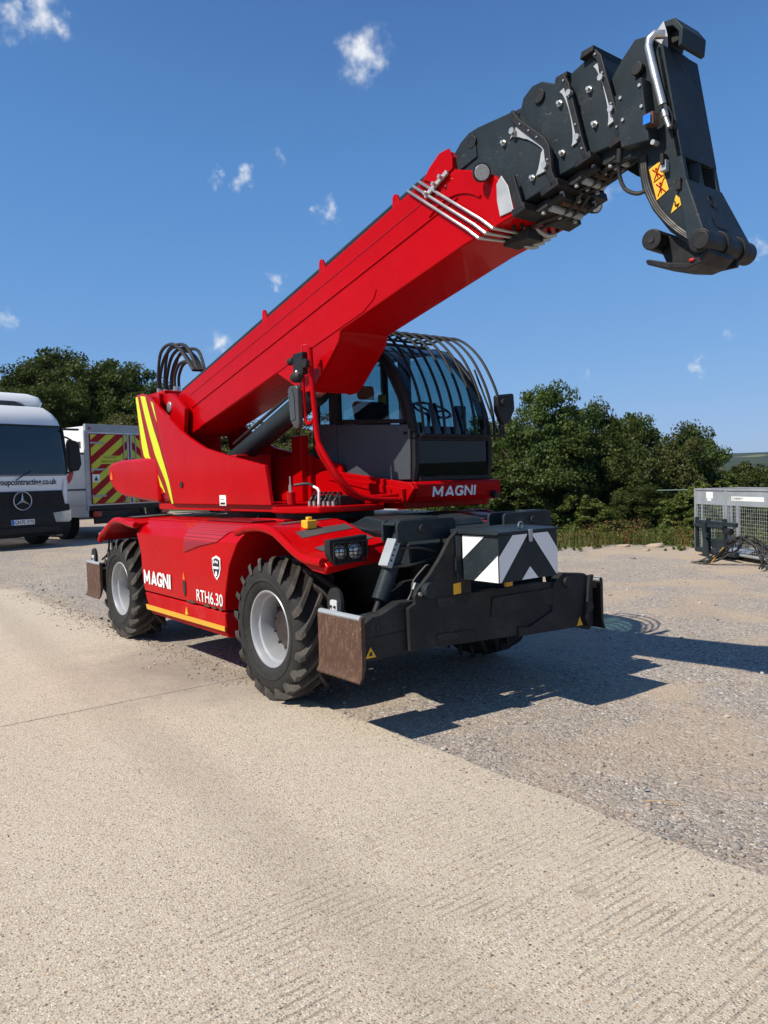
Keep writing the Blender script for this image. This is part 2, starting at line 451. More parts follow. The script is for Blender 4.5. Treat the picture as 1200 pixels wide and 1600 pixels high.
# ================================================================== the ground
def sst(t):
    t = max(0.0, min(1.0, t)); return t*t*(3-2*t)
EDGE_P, EDGE_N = Vector((-4.5, 9.9)), Vector((-0.427, 0.905))
def bank(x, y): return (x-EDGE_P.x)*EDGE_N.x+(y-EDGE_P.y)*EDGE_N.y
def ground_z(x, y):
    z = -0.018
    z += 0.36*sst((-6.0-x)/8.0)*sst((12-y)/5.0)
    s = bank(x, y)
    z += (0.05+0.06*mnoise.noise((x*0.5, y*0.5, 3.0)))*sst((s+0.9)/0.9)
    z -= 5.5*sst((s-1.0)/24.0)*sst((x+27)/11.0)
    d = math.hypot(x-5.2, y+4.1)
    z -= 26*sst((d-70)/900.0)
    if y > -0.9 or x < -9: z += 0.010*mnoise.noise((x*0.7, y*0.7, 0))
    return z
def slab_mask_y(x): return -1.0

def ground_mat():
    t = NT('gravel_yard_surface')
    t.P = t.new('NewGeometry').outputs['Position']
    # stones of three sizes
    c_big = t.voro(26, out='Color'); c_mid = t.voro(62, out='Color'); c_fin = t.voro(150, out='Color')
    d_big = t.voro(26); d_mid = t.voro(62); d_fin = t.voro(150)
    def tone(cc, stops):
        sp = t.new('SeparateColor'); t.l.new(cc, sp.inputs[0]); return t.ramp(sp.outputs[0], stops), sp.outputs[1]
    grey = [(0.0, (0.08, 0.075, 0.072)), (0.25, (0.23, 0.21, 0.195)), (0.55, (0.34, 0.31, 0.28)), (0.85, (0.47, 0.43, 0.385)), (1.0, (0.70, 0.66, 0.60))]
    warm = [(0.0, (0.17, 0.135, 0.11)), (0.4, (0.33, 0.27, 0.215)), (0.8, (0.43, 0.36, 0.29)), (1.0, (0.56, 0.49, 0.41))]
    s_mid, r_mid = tone(c_mid, grey); s_fin, r_fin = tone(c_fin, warm); s_big, r_big = tone(c_big, grey)
    base = t.mix(t.rng(t.noise(30, 3), 0.4, 0.6), s_fin, s_mid)
    base = t.mix(t.math('MULTIPLY', t.math('GREATER_THAN', r_big, 0.72), t.math('LESS_THAN', d_big, 0.42)), base, s_big)
    dust = t.math('MAXIMUM', t.rng(t.noise(0.62, 7, 0.62, dist=0.6), 0.45, 0.58), t.math('MULTIPLY', t.rng(t.noise(2.6, 5, 0.6), 0.5, 0.75), 0.7))
    dustcol = t.mix(t.noise(1.2, 5), (0.40, 0.305, 0.215), (0.50, 0.395, 0.285))
    pxyz = t.new('SeparateXYZ'); t.l.new(t.P, pxyz.inputs[0])
    nearslab = t.rng(t.math('ADD', pxyz.outputs[1], t.math('MULTIPLY', t.math('SUBTRACT', t.noise(0.9, 6, 0.65), 0.5), 2.4)), -0.7, 1.3, 0.0, 1.0, True)
    dust = t.math('MULTIPLY', dust, t.rng(nearslab, 0, 1, 0.5, 1.0))
    base = t.mix(t.rng(nearslab, 0, 1, 0.22, 0.0), base, t.mix(0.5, s_mid, (0.16, 0.145, 0.13)))
    base = t.mix(t.math('MULTIPLY', dust, 0.80), base, dustcol)
    base = t.mix(t.math('MULTIPLY', t.rng(t.noise(0.35, 5, 0.65), 0.52, 0.75), 0.35), base, (0.20, 0.165, 0.14))
    # beyond the bank: rough grass
    xyz = t.new('SeparateXYZ'); t.l.new(t.P, xyz.inputs[0])
    bx_ = t.math('MULTIPLY', t.math('SUBTRACT', xyz.outputs[0], EDGE_P.x), EDGE_N.x)
    by_ = t.math('MULTIPLY', t.math('SUBTRACT', xyz.outputs[1], EDGE_P.y), EDGE_N.y)
    sd = t.math('ADD', t.math('ADD', bx_, by_), t.math('MULTIPLY', t.math('SUBTRACT', t.noise(0.9, 5), 0.5), 2.2))
    veg = t.mix(t.noise(5, 5, 0.7), (0.030, 0.052, 0.014), (0.115, 0.125, 0.045))
    far = t.mix(t.noise(0.012, 4, 0.6), (0.035, 0.062, 0.022), (0.16, 0.15, 0.07))
    veg = t.mix(t.rng(sd, 60, 200), veg, far)
    sd = t.math('ADD', sd, t.rng(xyz.outputs[0], -24, -14, -22, 0))
    col = t.mix(t.rng(sd, 0.7, 1.5), base, veg)
    h = t.math('ADD', t.math('MULTIPLY', d_mid, -0.6), t.math('ADD', t.math('MULTIPLY', d_fin, -0.3), t.math('MULTIPLY', d_big, -0.5)))
    h = t.math('ADD', h, t.math('MULTIPLY', t.noise(3, 6, 0.7), 1.5))
    t.p(Base_Color=col, Roughness=0.92, Specular_IOR_Level=0.2); t.bump(h, 0.75, 0.018)
    return t.m
MAT['ground'] = ground_mat()

def concrete_mat():
    t = NT('brushed_concrete')
    t.P = t.new('NewGeometry').outputs['Position']
    xyz = t.new('SeparateXYZ'); t.l.new(t.P, xyz.inputs[0])
    X, Y = xyz.outputs[0], xyz.outputs[1]
    base = t.mix(t.noise(0.8, 6, 0.6), (0.455, 0.385, 0.295), (0.56, 0.49, 0.39))
    def specks(scale, thr, ramp, keep):
        c = t.voro(scale, out='Color'); d = t.voro(scale); sp = t.new('SeparateColor'); t.l.new(c, sp.inputs[0])
        m = t.math('MULTIPLY', t.math('LESS_THAN', sp.outputs[1], keep), t.rng(d, thr, thr*0.6))
        return t.ramp(sp.outputs[0], ramp), m, d
    c1, m1, d1 = specks(125, 0.55, [(0, (0.11, 0.085, 0.065)), (0.25, (0.25, 0.19, 0.135)), (0.5, (0.44, 0.36, 0.26)), (0.75, (0.62, 0.51, 0.37)), (1, (0.85, 0.79, 0.67))], 0.9)
    c2, m2, d2 = specks(62, 0.42, [(0, (0.05, 0.045, 0.045)), (0.2, (0.20, 0.16, 0.13)), (0.5, (0.42, 0.33, 0.23)), (0.7, (0.50, 0.30, 0.15)), (1, (0.66, 0.58, 0.46))], 0.34)
    c3, m3, d3 = specks(30, 0.22, [(0, (0.03, 0.03, 0.035)), (0.4, (0.14, 0.10, 0.09)), (0.7, (0.34, 0.19, 0.09)), (1, (0.50, 0.46, 0.40))], 0.13)
    col = t.mix(t.math('MULTIPLY', m1, 0.85), base, c1)
    col = t.mix(t.math('MULTIPLY', m2, 0.85), col, c2)
    col = t.mix(m3, col, c3)
    # tamping ridges run across the slab (along Y), clearest near the right end
    wob = t.math('ADD', X, t.math('MULTIPLY', t.math('SUBTRACT', t.noise(0.7, 3), 0.5), 0.06))
    wob = t.math('ADD', wob, t.math('MULTIPLY', t.math('SUBTRACT', t.noise(26, 5, 0.7), 0.5), 0.022))
    ridge = t.math('SINE', t.math('MULTIPLY', wob, 2*math.pi/0.047))
    amp = t.math('MULTIPLY', t.rng(X, 1.7, 3.2, 0.06, 1.0, True), t.rng(t.noise(2.4, 5, 0.65), 0.40, 0.62, 0.0, 1.0))
    groove = t.math('MULTIPLY', t.rng(ridge, 0.72, 1.0), amp)
    col = t.mix(t.math('MULTIPLY', groove, t.rng(t.noise(55, 4, 0.7), 0.35, 0.6, 0.1, 0.55)), col, (0.20, 0.165, 0.125))
    # grey dust and tyre dirt tracked across the slab beside the machine
    dx = t.math('DIVIDE', t.math('ADD', X, 1.45), 1.5); dy = t.math('DIVIDE', t.math('ADD', Y, 1.35), 0.75)
    rr = t.math('SQRT', t.math('ADD', t.math('MULTIPLY', dx, dx), t.math('MULTIPLY', dy, dy)))
    rr = t.math('ADD', rr, t.math('MULTIPLY', t.math('SUBTRACT', t.noise(2.0, 6, 0.65), 0.5), 1.3))
    col = t.mix(t.rng(rr, 1.2, 0.25, 0.0, 0.85), col, t.mix(t.noise(12, 5), (0.19, 0.165, 0.14), (0.33, 0.28, 0.225)))
    edge = t.math('MULTIPLY', t.rng(t.math('ADD', Y, t.math('MULTIPLY', t.noise(3, 5), 0.35)), -1.08, -0.80, 0, 0.6), t.rng(X, 1.0, -0.2, 0.15, 1.0, True))
    col = t.mix(edge, col, (0.27, 0.22, 0.18))
    # a few old drips and a faint wheel track
    drip = t.math('LESS_THAN', t.math('ADD', t.voro(1.3), t.math('MULTIPLY', t.noise(14, 4), 0.12)), 0.13)
    col = t.mix(t.math('MULTIPLY', drip, 0.22), col, (0.16, 0.13, 0.10))
    trk = t.math('ABSOLUTE', t.math('ADD', t.math('SUBTRACT', Y, t.math('MULTIPLY', X, -0.06)), 2.25))
    trk = t.math('ADD', trk, t.math('MULTIPLY', t.math('SUBTRACT', t.noise(5, 5, 0.7), 0.5), 0.3))
    col = t.mix(t.rng(trk, 0.26, 0.10, 0.0, 0.22), col, (0.26, 0.215, 0.165))
    col = t.mix(t.rng(t.noise(0.45, 6, 0.7), 0.56, 0.78, 0, 0.3), col, (0.36, 0.31, 0.25))
    h = t.math('ADD', t.math('MULTIPLY', groove, -1.5), t.math('ADD', t.math('MULTIPLY', d1, -0.5), t.math('MULTIPLY', t.noise(75, 5, 0.75), 1.3)))
    t.p(Base_Color=col, Roughness=0.9, Specular_IOR_Level=0.25); t.bump(h, 0.8, 0.006)
    return t.m
MAT['concrete'] = concrete_mat()

# one sheet to the horizon
radii = [0.0]
r_ = 0.35
while r_ < 4300:
    radii.append(r_); r_ *= (1.045 if r_ < 80 else 1.16)
NA = 200
gv, gf = [(5.2, -4.1, ground_z(5.2, -4.1))], []
for i, rr in enumerate(radii[1:]):
    for j in range(NA):
        a = 2*math.pi*j/NA; x, y = 5.2+rr*math.cos(a), -4.1+rr*math.sin(a)
        z = ground_z(x, y)
        if y < -0.85: z = min(z, -0.018) if x > -9.5 else z
        gv.append((x, y, z))
for j in range(NA): gf.append((0, 1+j, 1+(j+1) % NA))
for i in range(len(radii)-2):
    for j in range(NA):
        a, b = 1+i*NA, 1+(i+1)*NA
        gf.append((a+j, b+j, b+(j+1) % NA, a+(j+1) % NA))
m_ = MB(); m_.v, m_.f = gv, gf
tag(m_.build('ground', 'ground', fix=False, angle=180), kind='structure')

def slab(name, x0, x1, y0, y1, far_wave):
    m = MB(); n = 120; top = []
    for i in range(n+1):
        x = x0+(x1-x0)*i/n
        top.append((x, y1+0.035*mnoise.noise((x*2.1, 4.2, 0))+0.015*mnoise.noise((x*11, 1.2, 0)) if far_wave else y1))
    pts = [(x0, y0), (x1, y0)]+top[::-1]
    m.prism(pts, 'z', -0.15, 0.0)
    return tag(m.build(name, 'concrete', fix=True), kind='structure')
slab('concrete_slab', -0.775, 9.0, -9.0, -0.99, True)
slab('concrete_slab', -9.3, -0.787, -9.0, -0.99, True)
tag(box(-.79, -.772, -2.1, -1.03, -.03, -.0025).build('joint_filler', 'concrete'), kind='structure')

# loose stones -------------------------------------------------------------
phi = (1+5**0.5)/2
ICO_V = np.array([(-1,phi,0),(1,phi,0),(-1,-phi,0),(1,-phi,0),(0,-1,phi),(0,1,phi),(0,-1,-phi),(0,1,-phi),(phi,0,-1),(phi,0,1),(-phi,0,-1),(-phi,0,1)])/math.sqrt(1+phi*phi)
ICO_F = np.array([(0,11,5),(0,5,1),(0,1,7),(0,7,10),(0,10,11),(1,5,9),(5,11,4),(11,10,2),(10,7,6),(7,1,8),(3,9,4),(3,4,2),(3,2,6),(3,6,8),(3,8,9),(4,9,5),(2,4,11),(6,2,10),(8,6,7),(9,8,1)])
def stone_field(name, pts, sizes, mat, kind='stuff'):
    rs = np.random.default_rng(11)
    n = len(pts)
    sc = sizes[:, None]*rs.uniform(0.6, 1.25, (n, 3)); sc[:, 2] *= 0.62
    jit = rs.uniform(0.72, 1.2, (n, 12, 1))
    V = ICO_V[None]*jit*sc[:, None, :]
    a = rs.uniform(0, 6.28, n); ca, sa = np.cos(a)[:, None], np.sin(a)[:, None]
    x = V[:, :, 0]*ca-V[:, :, 1]*sa; y = V[:, :, 0]*sa+V[:, :, 1]*ca
    V = np.stack([x, y, V[:, :, 2]], 2)+np.array(pts)[:, None, :]
    V = V.reshape(-1, 3); F = (ICO_F[None]+(np.arange(n)*12)[:, None, None]).reshape(-1, 3)
    me = bpy.data.meshes.new(name)
    me.vertices.add(len(V)); me.vertices.foreach_set('co', V.ravel())
    me.loops.add(F.size); me.loops.foreach_set('vertex_index', F.ravel().astype(np.int32))
    me.polygons.add(len(F)); me.polygons.foreach_set('loop_start', np.arange(0, F.size, 3, dtype=np.int32))
    me.update(calc_edges=True); me.validate()
    me.materials.append(MAT[mat]); ob = bpy.data.objects.new(name, me); COL.objects.link(ob)
    return ob
def stone_mat(name, stops):
    t = NT(name); g = t.new('NewGeometry')
    t.p(Base_Color=t.mix(0.25, t.ramp(g.outputs['Random Per Island'], stops), t.mix(t.noise(90, 3), (0.2, 0.16, 0.13), (0.5, 0.42, 0.34))), Roughness=0.85, Specular_IOR_Level=0.25)
    return t.m
MAT['stones'] = stone_mat('loose_stone', [(0, (0.07, 0.066, 0.066)), (0.2, (0.18, 0.165, 0.155)), (0.45, (0.30, 0.265, 0.235)), (0.65, (0.38, 0.31, 0.25)), (0.82, (0.27, 0.17, 0.12)), (1, (0.60, 0.56, 0.50))])
MAT['chips'] = stone_mat('dark_chipping', [(0, (0.03, 0.03, 0.034)), (0.4, (0.10, 0.085, 0.08)), (0.7, (0.28, 0.15, 0.09)), (1, (0.36, 0.33, 0.30))])
pts, sz = [], []
while len(pts) < 26000:
    # density falls with distance from the camera
    d = 2.6+12*rnd.random()**2.0; a = rnd.uniform(0.85, 3.0)
    x, y = 5.2+d*math.cos(a), -4.1+d*math.sin(a)
    if y < -1.02+0.05*mnoise.noise((x*3, y*3, 0)) or bank(x, y) > 0.8: continue
    dens = 0.45+0.9*mnoise.noise((x*0.9, y*0.9, 7.0))+(0.6 if y < -0.2 else 0)
    if rnd.random() > dens: continue
    s = 0.0035+0.006*rnd.random()**2+(0.010*rnd.random() if rnd.random() < 0.10 else 0)+(0.018*rnd.random() if rnd.random() < 0.014 else 0)
    s *= 0.8+0.05*d
    pts.append((x, y, ground_z(x, y)+s*0.15)); sz.append(s)
tag(stone_field('loose_gravel', pts, np.array(sz), 'stones'), kind='stuff')
pts, sz = [], []
for i in range(240):
    d = 1.8+7*rnd.random()**1.5; a = rnd.uniform(1.3, 3.3)
    x, y = 5.2+d*math.cos(a), -4.1+d*math.sin(a)
    if y > -1.04 or x < -9: continue
    s = 0.0025+0.0035*rnd.random()**2; pts.append((x, y, s*0.3)); sz.append(s)
sp_p, sp_s = [], []
for i in range(2600):     # gravel carried on to the slab beside the rear wheel
    x = rnd.uniform(-8.5, -0.6); y = -1.0-abs(rnd.gauss(0, 0.34))*(0.6+0.8*mnoise.noise((x*0.8, 2.0, 0))); s = 0.004+0.010*rnd.random()**2
    if i % 2: sp_p.append((x, y, s*0.3)); sp_s.append(s)
for i in range(700):      # crumbs spilled along the slab's edge
    x = rnd.uniform(-6, 4.2); y = -1.0-abs(rnd.gauss(0, 0.11)); s = 0.003+0.005*rnd.random()**2
    pts.append((x, y, s*0.3)); sz.append(s)
tag(stone_field('loose_chippings', pts, np.array(sz), 'chips'), kind='stuff')
tag(stone_field('spilled_gravel', sp_p, np.array(sp_s), 'stones'), kind='stuff')
def pebble(label, x, y, s, mat):
    o = stone_field('pebble', [(x, y, s*0.35)], np.array([s]), mat, None)
    tag(o, label, 'pebble')
MAT['brownstone'] = stone_mat('brown_stone', [(0, (0.20, 0.10, 0.06)), (1, (0.24, 0.13, 0.08))])
MAT['bluestone'] = stone_mat('blue_grey_stone', [(0, (0.11, 0.11, 0.12)), (1, (0.14, 0.14, 0.15))])
MAT['blackstone'] = stone_mat('black_stone', [(0, (0.03, 0.03, 0.033)), (1, (0.04, 0.04, 0.045))])
pebble('brown rounded pebble lying on the concrete, lower centre', 3.357, -2.212, 0.0085, 'brownstone')
pebble('grey angular stone on the concrete near the right edge', 3.651, -1.283, 0.0125, 'bluestone')
pebble('dark stone on the concrete, closest to the gravel edge', 3.132, -1.239, 0.0095, 'blackstone')
pebble('small black stone on the concrete right of the brown pebble', 3.601, -2.029, 0.0065, 'blackstone')
pebble('black chip on the concrete at the far left', 1.174, -3.325, 0.0075, 'blackstone')
pebble('pale stone at the gravel edge beside a dry twig', 2.879, -0.578, 0.017, 'galvdull')
MAT['straw'] = paint('dry_straw', (0.42, 0.28, 0.13), 0.9, 0.0, 0.0)
tag(B().tube(smooth_path([(2.96, -0.72, 0.0), (3.0, -0.69, 0.008), (3.05, -0.64, 0.004), (3.10, -0.61, 0.0)]), 0.0028, 5).build('twig', 'straw'),
    'thin dry twig lying on the gravel near the slab edge', 'twig')

# ================================================================== vegetation
def leaf_mat(name, dark, light, trans=0.28):
    t = NT(name); t.n.remove(t.b)
    at = t.new('Attribute'); at.attribute_name = 'tint'
    oi = t.new('ObjectInfo'); geo = t.new('NewGeometry')
    f = t.math('ADD', t.math('MULTIPLY', at.outputs['Fac'], 0.62), t.math('MULTIPLY', geo.outputs['Random Per Island'], 0.38))
    c = t.mix(f, dark, light)
    hs = t.new('HueSaturation'); t.l.new(c, hs.inputs['Color'])
    t.l.new(t.rng(oi.outputs['Random'], 0, 1, 0.482, 0.512), hs.inputs['Hue']); t.l.new(t.rng(oi.outputs['Random'], 0, 1, 0.82, 1.15), hs.inputs['Value'])
    df = t.new('BsdfDiffuse'); tr = t.new('BsdfTranslucent'); gl = t.new('BsdfGlossy'); gl.inputs['Roughness'].default_value = 0.45
    t.l.new(hs.outputs[0], df.inputs[0]); t.l.new(t.mix(0.5, hs.outputs[0], (0.10, 0.16, 0.02), 'MIX'), tr.inputs[0])
    m1 = t.new('MixShader'); m1.inputs[0].default_value = trans; t.l.new(df.outputs[0], m1.inputs[1]); t.l.new(tr.outputs[0], m1.inputs[2])
    m2 = t.new('MixShader'); m2.inputs[0].default_value = 0.012; t.l.new(m1.outputs[0], m2.inputs[1]); t.l.new(gl.outputs[0], m2.inputs[2])
    t.l.new(m2.outputs[0], t.o.inputs['Surface'])
    return t.m
MAT['leaf'] = leaf_mat('oak_leaves', (0.027, 0.048, 0.011), (0.094, 0.120, 0.030))
MAT['leaf_light'] = leaf_mat('bright_leaves', (0.052, 0.085, 0.016), (0.145, 0.170, 0.040))
MAT['leaf_olive'] = leaf_mat('olive_leaves', (0.050, 0.062, 0.018), (0.145, 0.135, 0.045))
MAT['leaf_dry'] = leaf_mat('dry_leaves', (0.14, 0.055, 0.022), (0.30, 0.17, 0.07))
def bark_mat():
    t = NT('bark'); n = t.noise(14, 6, 0.7)
    t.p(Base_Color=t.mix(n, (0.045, 0.036, 0.028), (0.13, 0.11, 0.085)), Roughness=0.95); t.bump(n, 0.7, 0.03); return t.m
MAT['bark'] = bark_mat()

def leaves_mesh(name, pos, nrm_c, size, tint, mat, aspect=1.6, rs=None):
    """one quad-ish leaf (bent, two faces) per position"""
    n = len(pos); rs = rs or np.random.default_rng(1)
    a = rs.normal(size=(n, 3))+nrm_c*0.9; a /= np.linalg.norm(a, axis=1)[:, None]
    b = rs.normal(size=(n, 3)); u = np.cross(a, b); u /= np.linalg.norm(u, axis=1)[:, None]+1e-9
    w = np.cross(a, u)
    s = size*rs.uniform(0.6, 1.35, n)
    L, W = (s*aspect*0.5)[:, None], (s*0.5)[:, None]
    V = np.stack([pos-u*L, pos+w*W+a*W*0.35, pos+u*L, pos-w*W+a*W*0.35], 1).reshape(-1, 3)
    i = np.arange(n)*4
    F = np.stack([i, i+1, i+2, i, i+2, i+3], 1).reshape(-1, 3)
    me = bpy.data.meshes.new(name)
    me.vertices.add(len(V)); me.vertices.foreach_set('co', V.ravel())
    me.loops.add(F.size); me.loops.foreach_set('vertex_index', F.ravel().astype(np.int32))
    me.polygons.add(len(F)); me.polygons.foreach_set('loop_start', np.arange(0, F.size, 3, dtype=np.int32))
    me.update(calc_edges=True)
    at = me.attributes.new('tint', 'FLOAT', 'POINT'); at.data.foreach_set('value', np.repeat(tint, 4).astype(np.float32))
    me.materials.append(MAT[mat]); return me

def crown_mesh(name, seed, n_cl=150, per=110, leaf=0.045, mat='leaf', lobes=9, ragged=0.16):
    """crown in a unit frame: radius about 1 in x, y; z from 0 to about 2"""
    rs = np.random.default_rng(seed)
    lob = []
    for k in range(lobes):
        a = rs.uniform(0, 6.28); zz = rs.uniform(0.25, 1.65); rad = (1-abs(zz-0.85)/1.5)
        lob.append((math.cos(a)*0.52*rad, math.sin(a)*0.52*rad, zz, rs.uniform(0.30, 0.52)))
    lob.append((0, 0, 1.45, 0.5)); lob.append((0, 0, 0.6, 0.6))
    cen, tint, crad = [], [], []
    while len(cen) < n_cl:
        lx, ly, lz, lr = lob[rs.integers(len(lob))]
        d = rs.normal(size=3); d /= np.linalg.norm(d); q = lr*rs.uniform(0.55, 1.0)**0.5*rs.uniform(0.8, 1.0+ragged)
        p = np.array((lx, ly, lz))+d*q*np.array((1, 1, 0.9))
        if p[2] < 0.02: continue
        cen.append(p); tint.append(np.clip(rs.normal(0.45, 0.32), 0, 1)); crad.append(rs.uniform(0.08, 0.19))
    cen, tint, crad = np.array(cen), np.array(tint), np.array(crad)
    idx = np.repeat(np.arange(n_cl), per); n = len(idx)
    d = rs.normal(size=(n, 3)); d /= np.linalg.norm(d, axis=1)[:, None]
    rad = crad[idx]*rs.uniform(0, 1, n)**0.45
    pos = cen[idx]+d*rad[:, None]*np.array((1.15, 1.15, 0.75))
    out = pos-np.array((0, 0, 0.8)); out /= np.linalg.norm(out, axis=1)[:, None]+1e-9
    nc = d*0.6+out*0.5+np.array((0, 0, 0.35))
    return leaves_mesh(name, pos, nc, leaf, np.clip(tint[idx]+rs.normal(0, 0.08, n), 0, 1), mat, rs=rs)

CROWNS = [crown_mesh('crown', 11+k, 280, 190, 0.027, 'leaf', 11) for k in range(3)]
CROWN_OPEN = crown_mesh('crown', 31, 180, 190, 0.027, 'leaf', 9, 0.5)
CROWN_OLIVE = [crown_mesh('crown', 41+k, 240, 170, 0.029, 'leaf_olive', 10) for k in range(2)]
CROWN_LIGHT = crown_mesh('crown', 51, 130, 90, 0.065, 'leaf_light', 8)

def trunk_mesh(seed):
    rs = random.Random(seed); m = MB()
    pts = [(0, 0, -0.35), (0.02, 0.01, 0.0), (rs.uniform(-.05, .05), rs.uniform(-.05, .05), 0.5), (rs.uniform(-.1, .1), rs.uniform(-.1, .1), 1.05), (rs.uniform(-.12, .12), rs.uniform(-.12, .12), 1.55)]
    m.tube(smooth_path(pts, 3), [0.10, 0.094, 0.088, 0.082, 0.078, 0.072, 0.066, 0.06, 0.052, 0.045, 0.036, 0.026, 0.015], 8)
    for k in range(8):
        z0 = rs.uniform(0.25, 1.15); a = rs.uniform(0, 6.28); L = rs.uniform(0.45, 0.85)
        p1 = (math.cos(a)*L*0.5, math.sin(a)*L*0.5, z0+0.18); p2 = (math.cos(a+.2)*L, math.sin(a+.2)*L, z0+rs.uniform(0.3, 0.55))
        m.tube(smooth_path([(0, 0, z0), p1, p2], 3), [0.045, 0.04, 0.035, 0.03, 0.024, 0.016, 0.008], 6)
    return m
TRUNKS = []
def tree(label, x, y, top, rad, crown, rz, hscale=None, base=None, name='tree', group=None):
    g = ground_z(x, y) if base is None else base
    h = top-g
    root = empty(name, (x, y, g)); tag(root, label, 'tree', group); root.rotation_euler = (0, 0, rz)
    if not TRUNKS:
        for k in range(3):
            o = trunk_mesh(k).build('trunk', 'bark'); me = o.data
            cz = o.location.copy(); me.transform(Matrix.Translation(cz)); TRUNKS.append(me); bpy.data.objects.remove(o)
    tm = TRUNKS[int(abs(x*7)) % 3]
    o = bpy.data.objects.new('trunk', tm); COL.objects.link(o); o.parent = root
    cb = max(0.25, h*0.12)                 # crown starts here
    s = (h-cb)/1.95
    o.location = (0, 0, cb*0.6); o.scale = (rad*0.9, rad*0.9, s)
    c = bpy.data.objects.new('crown', crown); COL.objects.link(c); c.parent = root
    c.location = (0, 0, cb); c.scale = (rad, rad, s)
    return root
LEFT = 'trees behind the parked trucks'; RIGHT = 'trees below the gravel bank'; MID = 'trees behind the machine'
tree('dark oak partly cut off at the left edge of the picture behind the white cab', -39.6, 3.7, 7.4, 4.2, CROWNS[0], 0.3, group=LEFT)
tree('rounded oak rising straight above the white cab roof', -36.1, 5.0, 7.7, 3.4, CROWNS[1], 1.3, group=LEFT)
tree('lower oak between the white cab and the box body', -31.0, 5.0, 6.3, 2.7, CROWNS[2], 2.4, group=LEFT)
tree('tallest oak of the left group, above the chevron box body', -36.6, 7.6, 8.7, 3.6, CROWNS[1], 4.0, group=LEFT)
tree('broad oak just left of the striped turret corner', -32.4, 8.1, 7.7, 3.3, CROWNS[2], 1.7, group=LEFT)
tree('olive shrubby tree directly behind the chevron box body', -27.6, 7.4, 5.0, 2.3, CROWN_OLIVE[0], 0.9, group=LEFT)
tree('oak behind the striped turret corner, right end of the left group', -30.0, 9.2, 6.4, 3.0, CROWNS[1], 2.7, group=LEFT)
tree('small oak seen just left of the rear hoses', -33.4, 11.0, 6.3, 3.2, CROWNS[2], 3.3, group=LEFT)
tree('olive tree hidden mostly by the rear of the boom', -39.5, 16.8, 5.6, 4.4, CROWN_OLIVE[1], 1.0, group=MID)
tree('olive tree showing under the boom beside the lift cylinder', -40.8, 21.7, 6.0, 4.6, CROWN_OLIVE[0], 2.0, group=MID)
tree('green tree seen through the rear cab window', -33.7, 21.2, 5.7, 3.9, CROWN_OLIVE[1], 2.9, group=MID)
tree('tree seen low through the cab door glass', -35.5, 25.3, 5.2, 4.2, CROWN_OLIVE[0], 4.4, group=MID)
tree('tree behind the steering wheel seen through the windscreen', -28.8, 24.1, 4.2, 4.0, CROWNS[1], 5.5, group=MID)
tree('dark tree behind the right half of the cab windscreen', -24.1, 23.7, 4.1, 3.7, CROWNS[2], 0.2, group=MID)
tree('dark tree directly behind the right cab mirror', -16.2, 18.0, 4.2, 2.9, CROWNS[0], 0.6, group=RIGHT)
tree('tallest oak with an open ragged top right of the cab', -12.9, 17.2, 4.75, 2.2, CROWN_OPEN, 1.9, group=RIGHT)
tree('dense oak filling the gap below the ragged tallest oak', -12.4, 16.6, 3.2, 2.5, CROWNS[2], 3.1, group=RIGHT)
tree('rounded oak just right of the ragged tallest oak', -13.7, 20.4, 4.15, 2.5, CROWNS[1], 2.2, group=RIGHT)
tree('sunlit oak in the middle of the right-hand row', -11.6, 19.4, 3.65, 2.2, CROWNS[0], 4.4, group=RIGHT)
tree('oak set back behind the middle of the right-hand row', -14.3, 24.6, 4.0, 2.8, CROWNS[2], 5.9, group=RIGHT)
tree('yellowish oak left of the last dark tree of the row', -10.9, 22.2, 3.0, 2.2, CROWN_OLIVE[1], 0.1, group=RIGHT)
tree('last dark tall tree at the right end of the row', -11.3, 24.6, 3.2, 2.2, CROWNS[1], 3.6, group=RIGHT)
tree('dark tree crown sloping down at the end of the row', -9.4, 24.4, 2.0, 2.0, CROWNS[0], 2.6, group=RIGHT)
tree('pale olive tree low in the valley left of the distant field', -16.6, 36.5, 2.0, 4.0, CROWN_OLIVE[0], 1.2, group=RIGHT)
tree('olive tree in the valley under the distant hills', -19.0, 45.3, 1.9, 4.6, CROWN_OLIVE[1], 4.9, group=RIGHT)
tree('olive tree at the right edge of the picture beyond the cage', -12.5, 38.5, 2.2, 4.2, CROWN_OLIVE[0], 3.7, group=RIGHT)
tree('olive tree behind the mesh cage panel', -9.2, 29.5, 1.4, 3.4, CROWN_OLIVE[1], 0.5, group=RIGHT)
tree('green tree behind the right part of the mesh cage', -6.5, 29.0, 1.5, 3.2, CROWNS[2], 1.5, group=RIGHT)
tree('low dark tree behind the toolbox side of the bank', -14.6, 15.2, 2.4, 2.4, CROWNS[1], 0.8, group=RIGHT)

def bush(label, x, y, h, rad, me, rz):
    g = ground_z(x, y); root = empty('bush', (x, y, g)); tag(root, label, 'bush', 'bushes along the bank'); root.rotation_euler.z = rz
    o = bpy.data.objects.new('foliage', me); COL.objects.link(o); o.parent = root; o.scale = (rad, rad, h/1.95); o.location.z = -0.08
    s = bpy.data.objects.new('stem', TRUNKS[1]); COL.objects.link(s); s.parent = root; s.scale = (rad*0.4, rad*0.4, h*0.4)
bush('bright green bush on the bank below the ragged oak', -7.6, 12.6, 1.35, 0.85, CROWN_LIGHT, 0.4)
bush('tall bright bush just left of the mesh cage', -5.3, 14.0, 1.7, 1.1, CROWN_LIGHT, 3.7)
bush('low bright bush touching the left post of the mesh cage', -4.3, 12.8, 1.0, 0.8, CROWN_LIGHT, 5.0)
bush('dark leafy bush between the two bright bushes', -7.1, 14.2, 1.7, 1.1, CROWNS[1], 2.0)
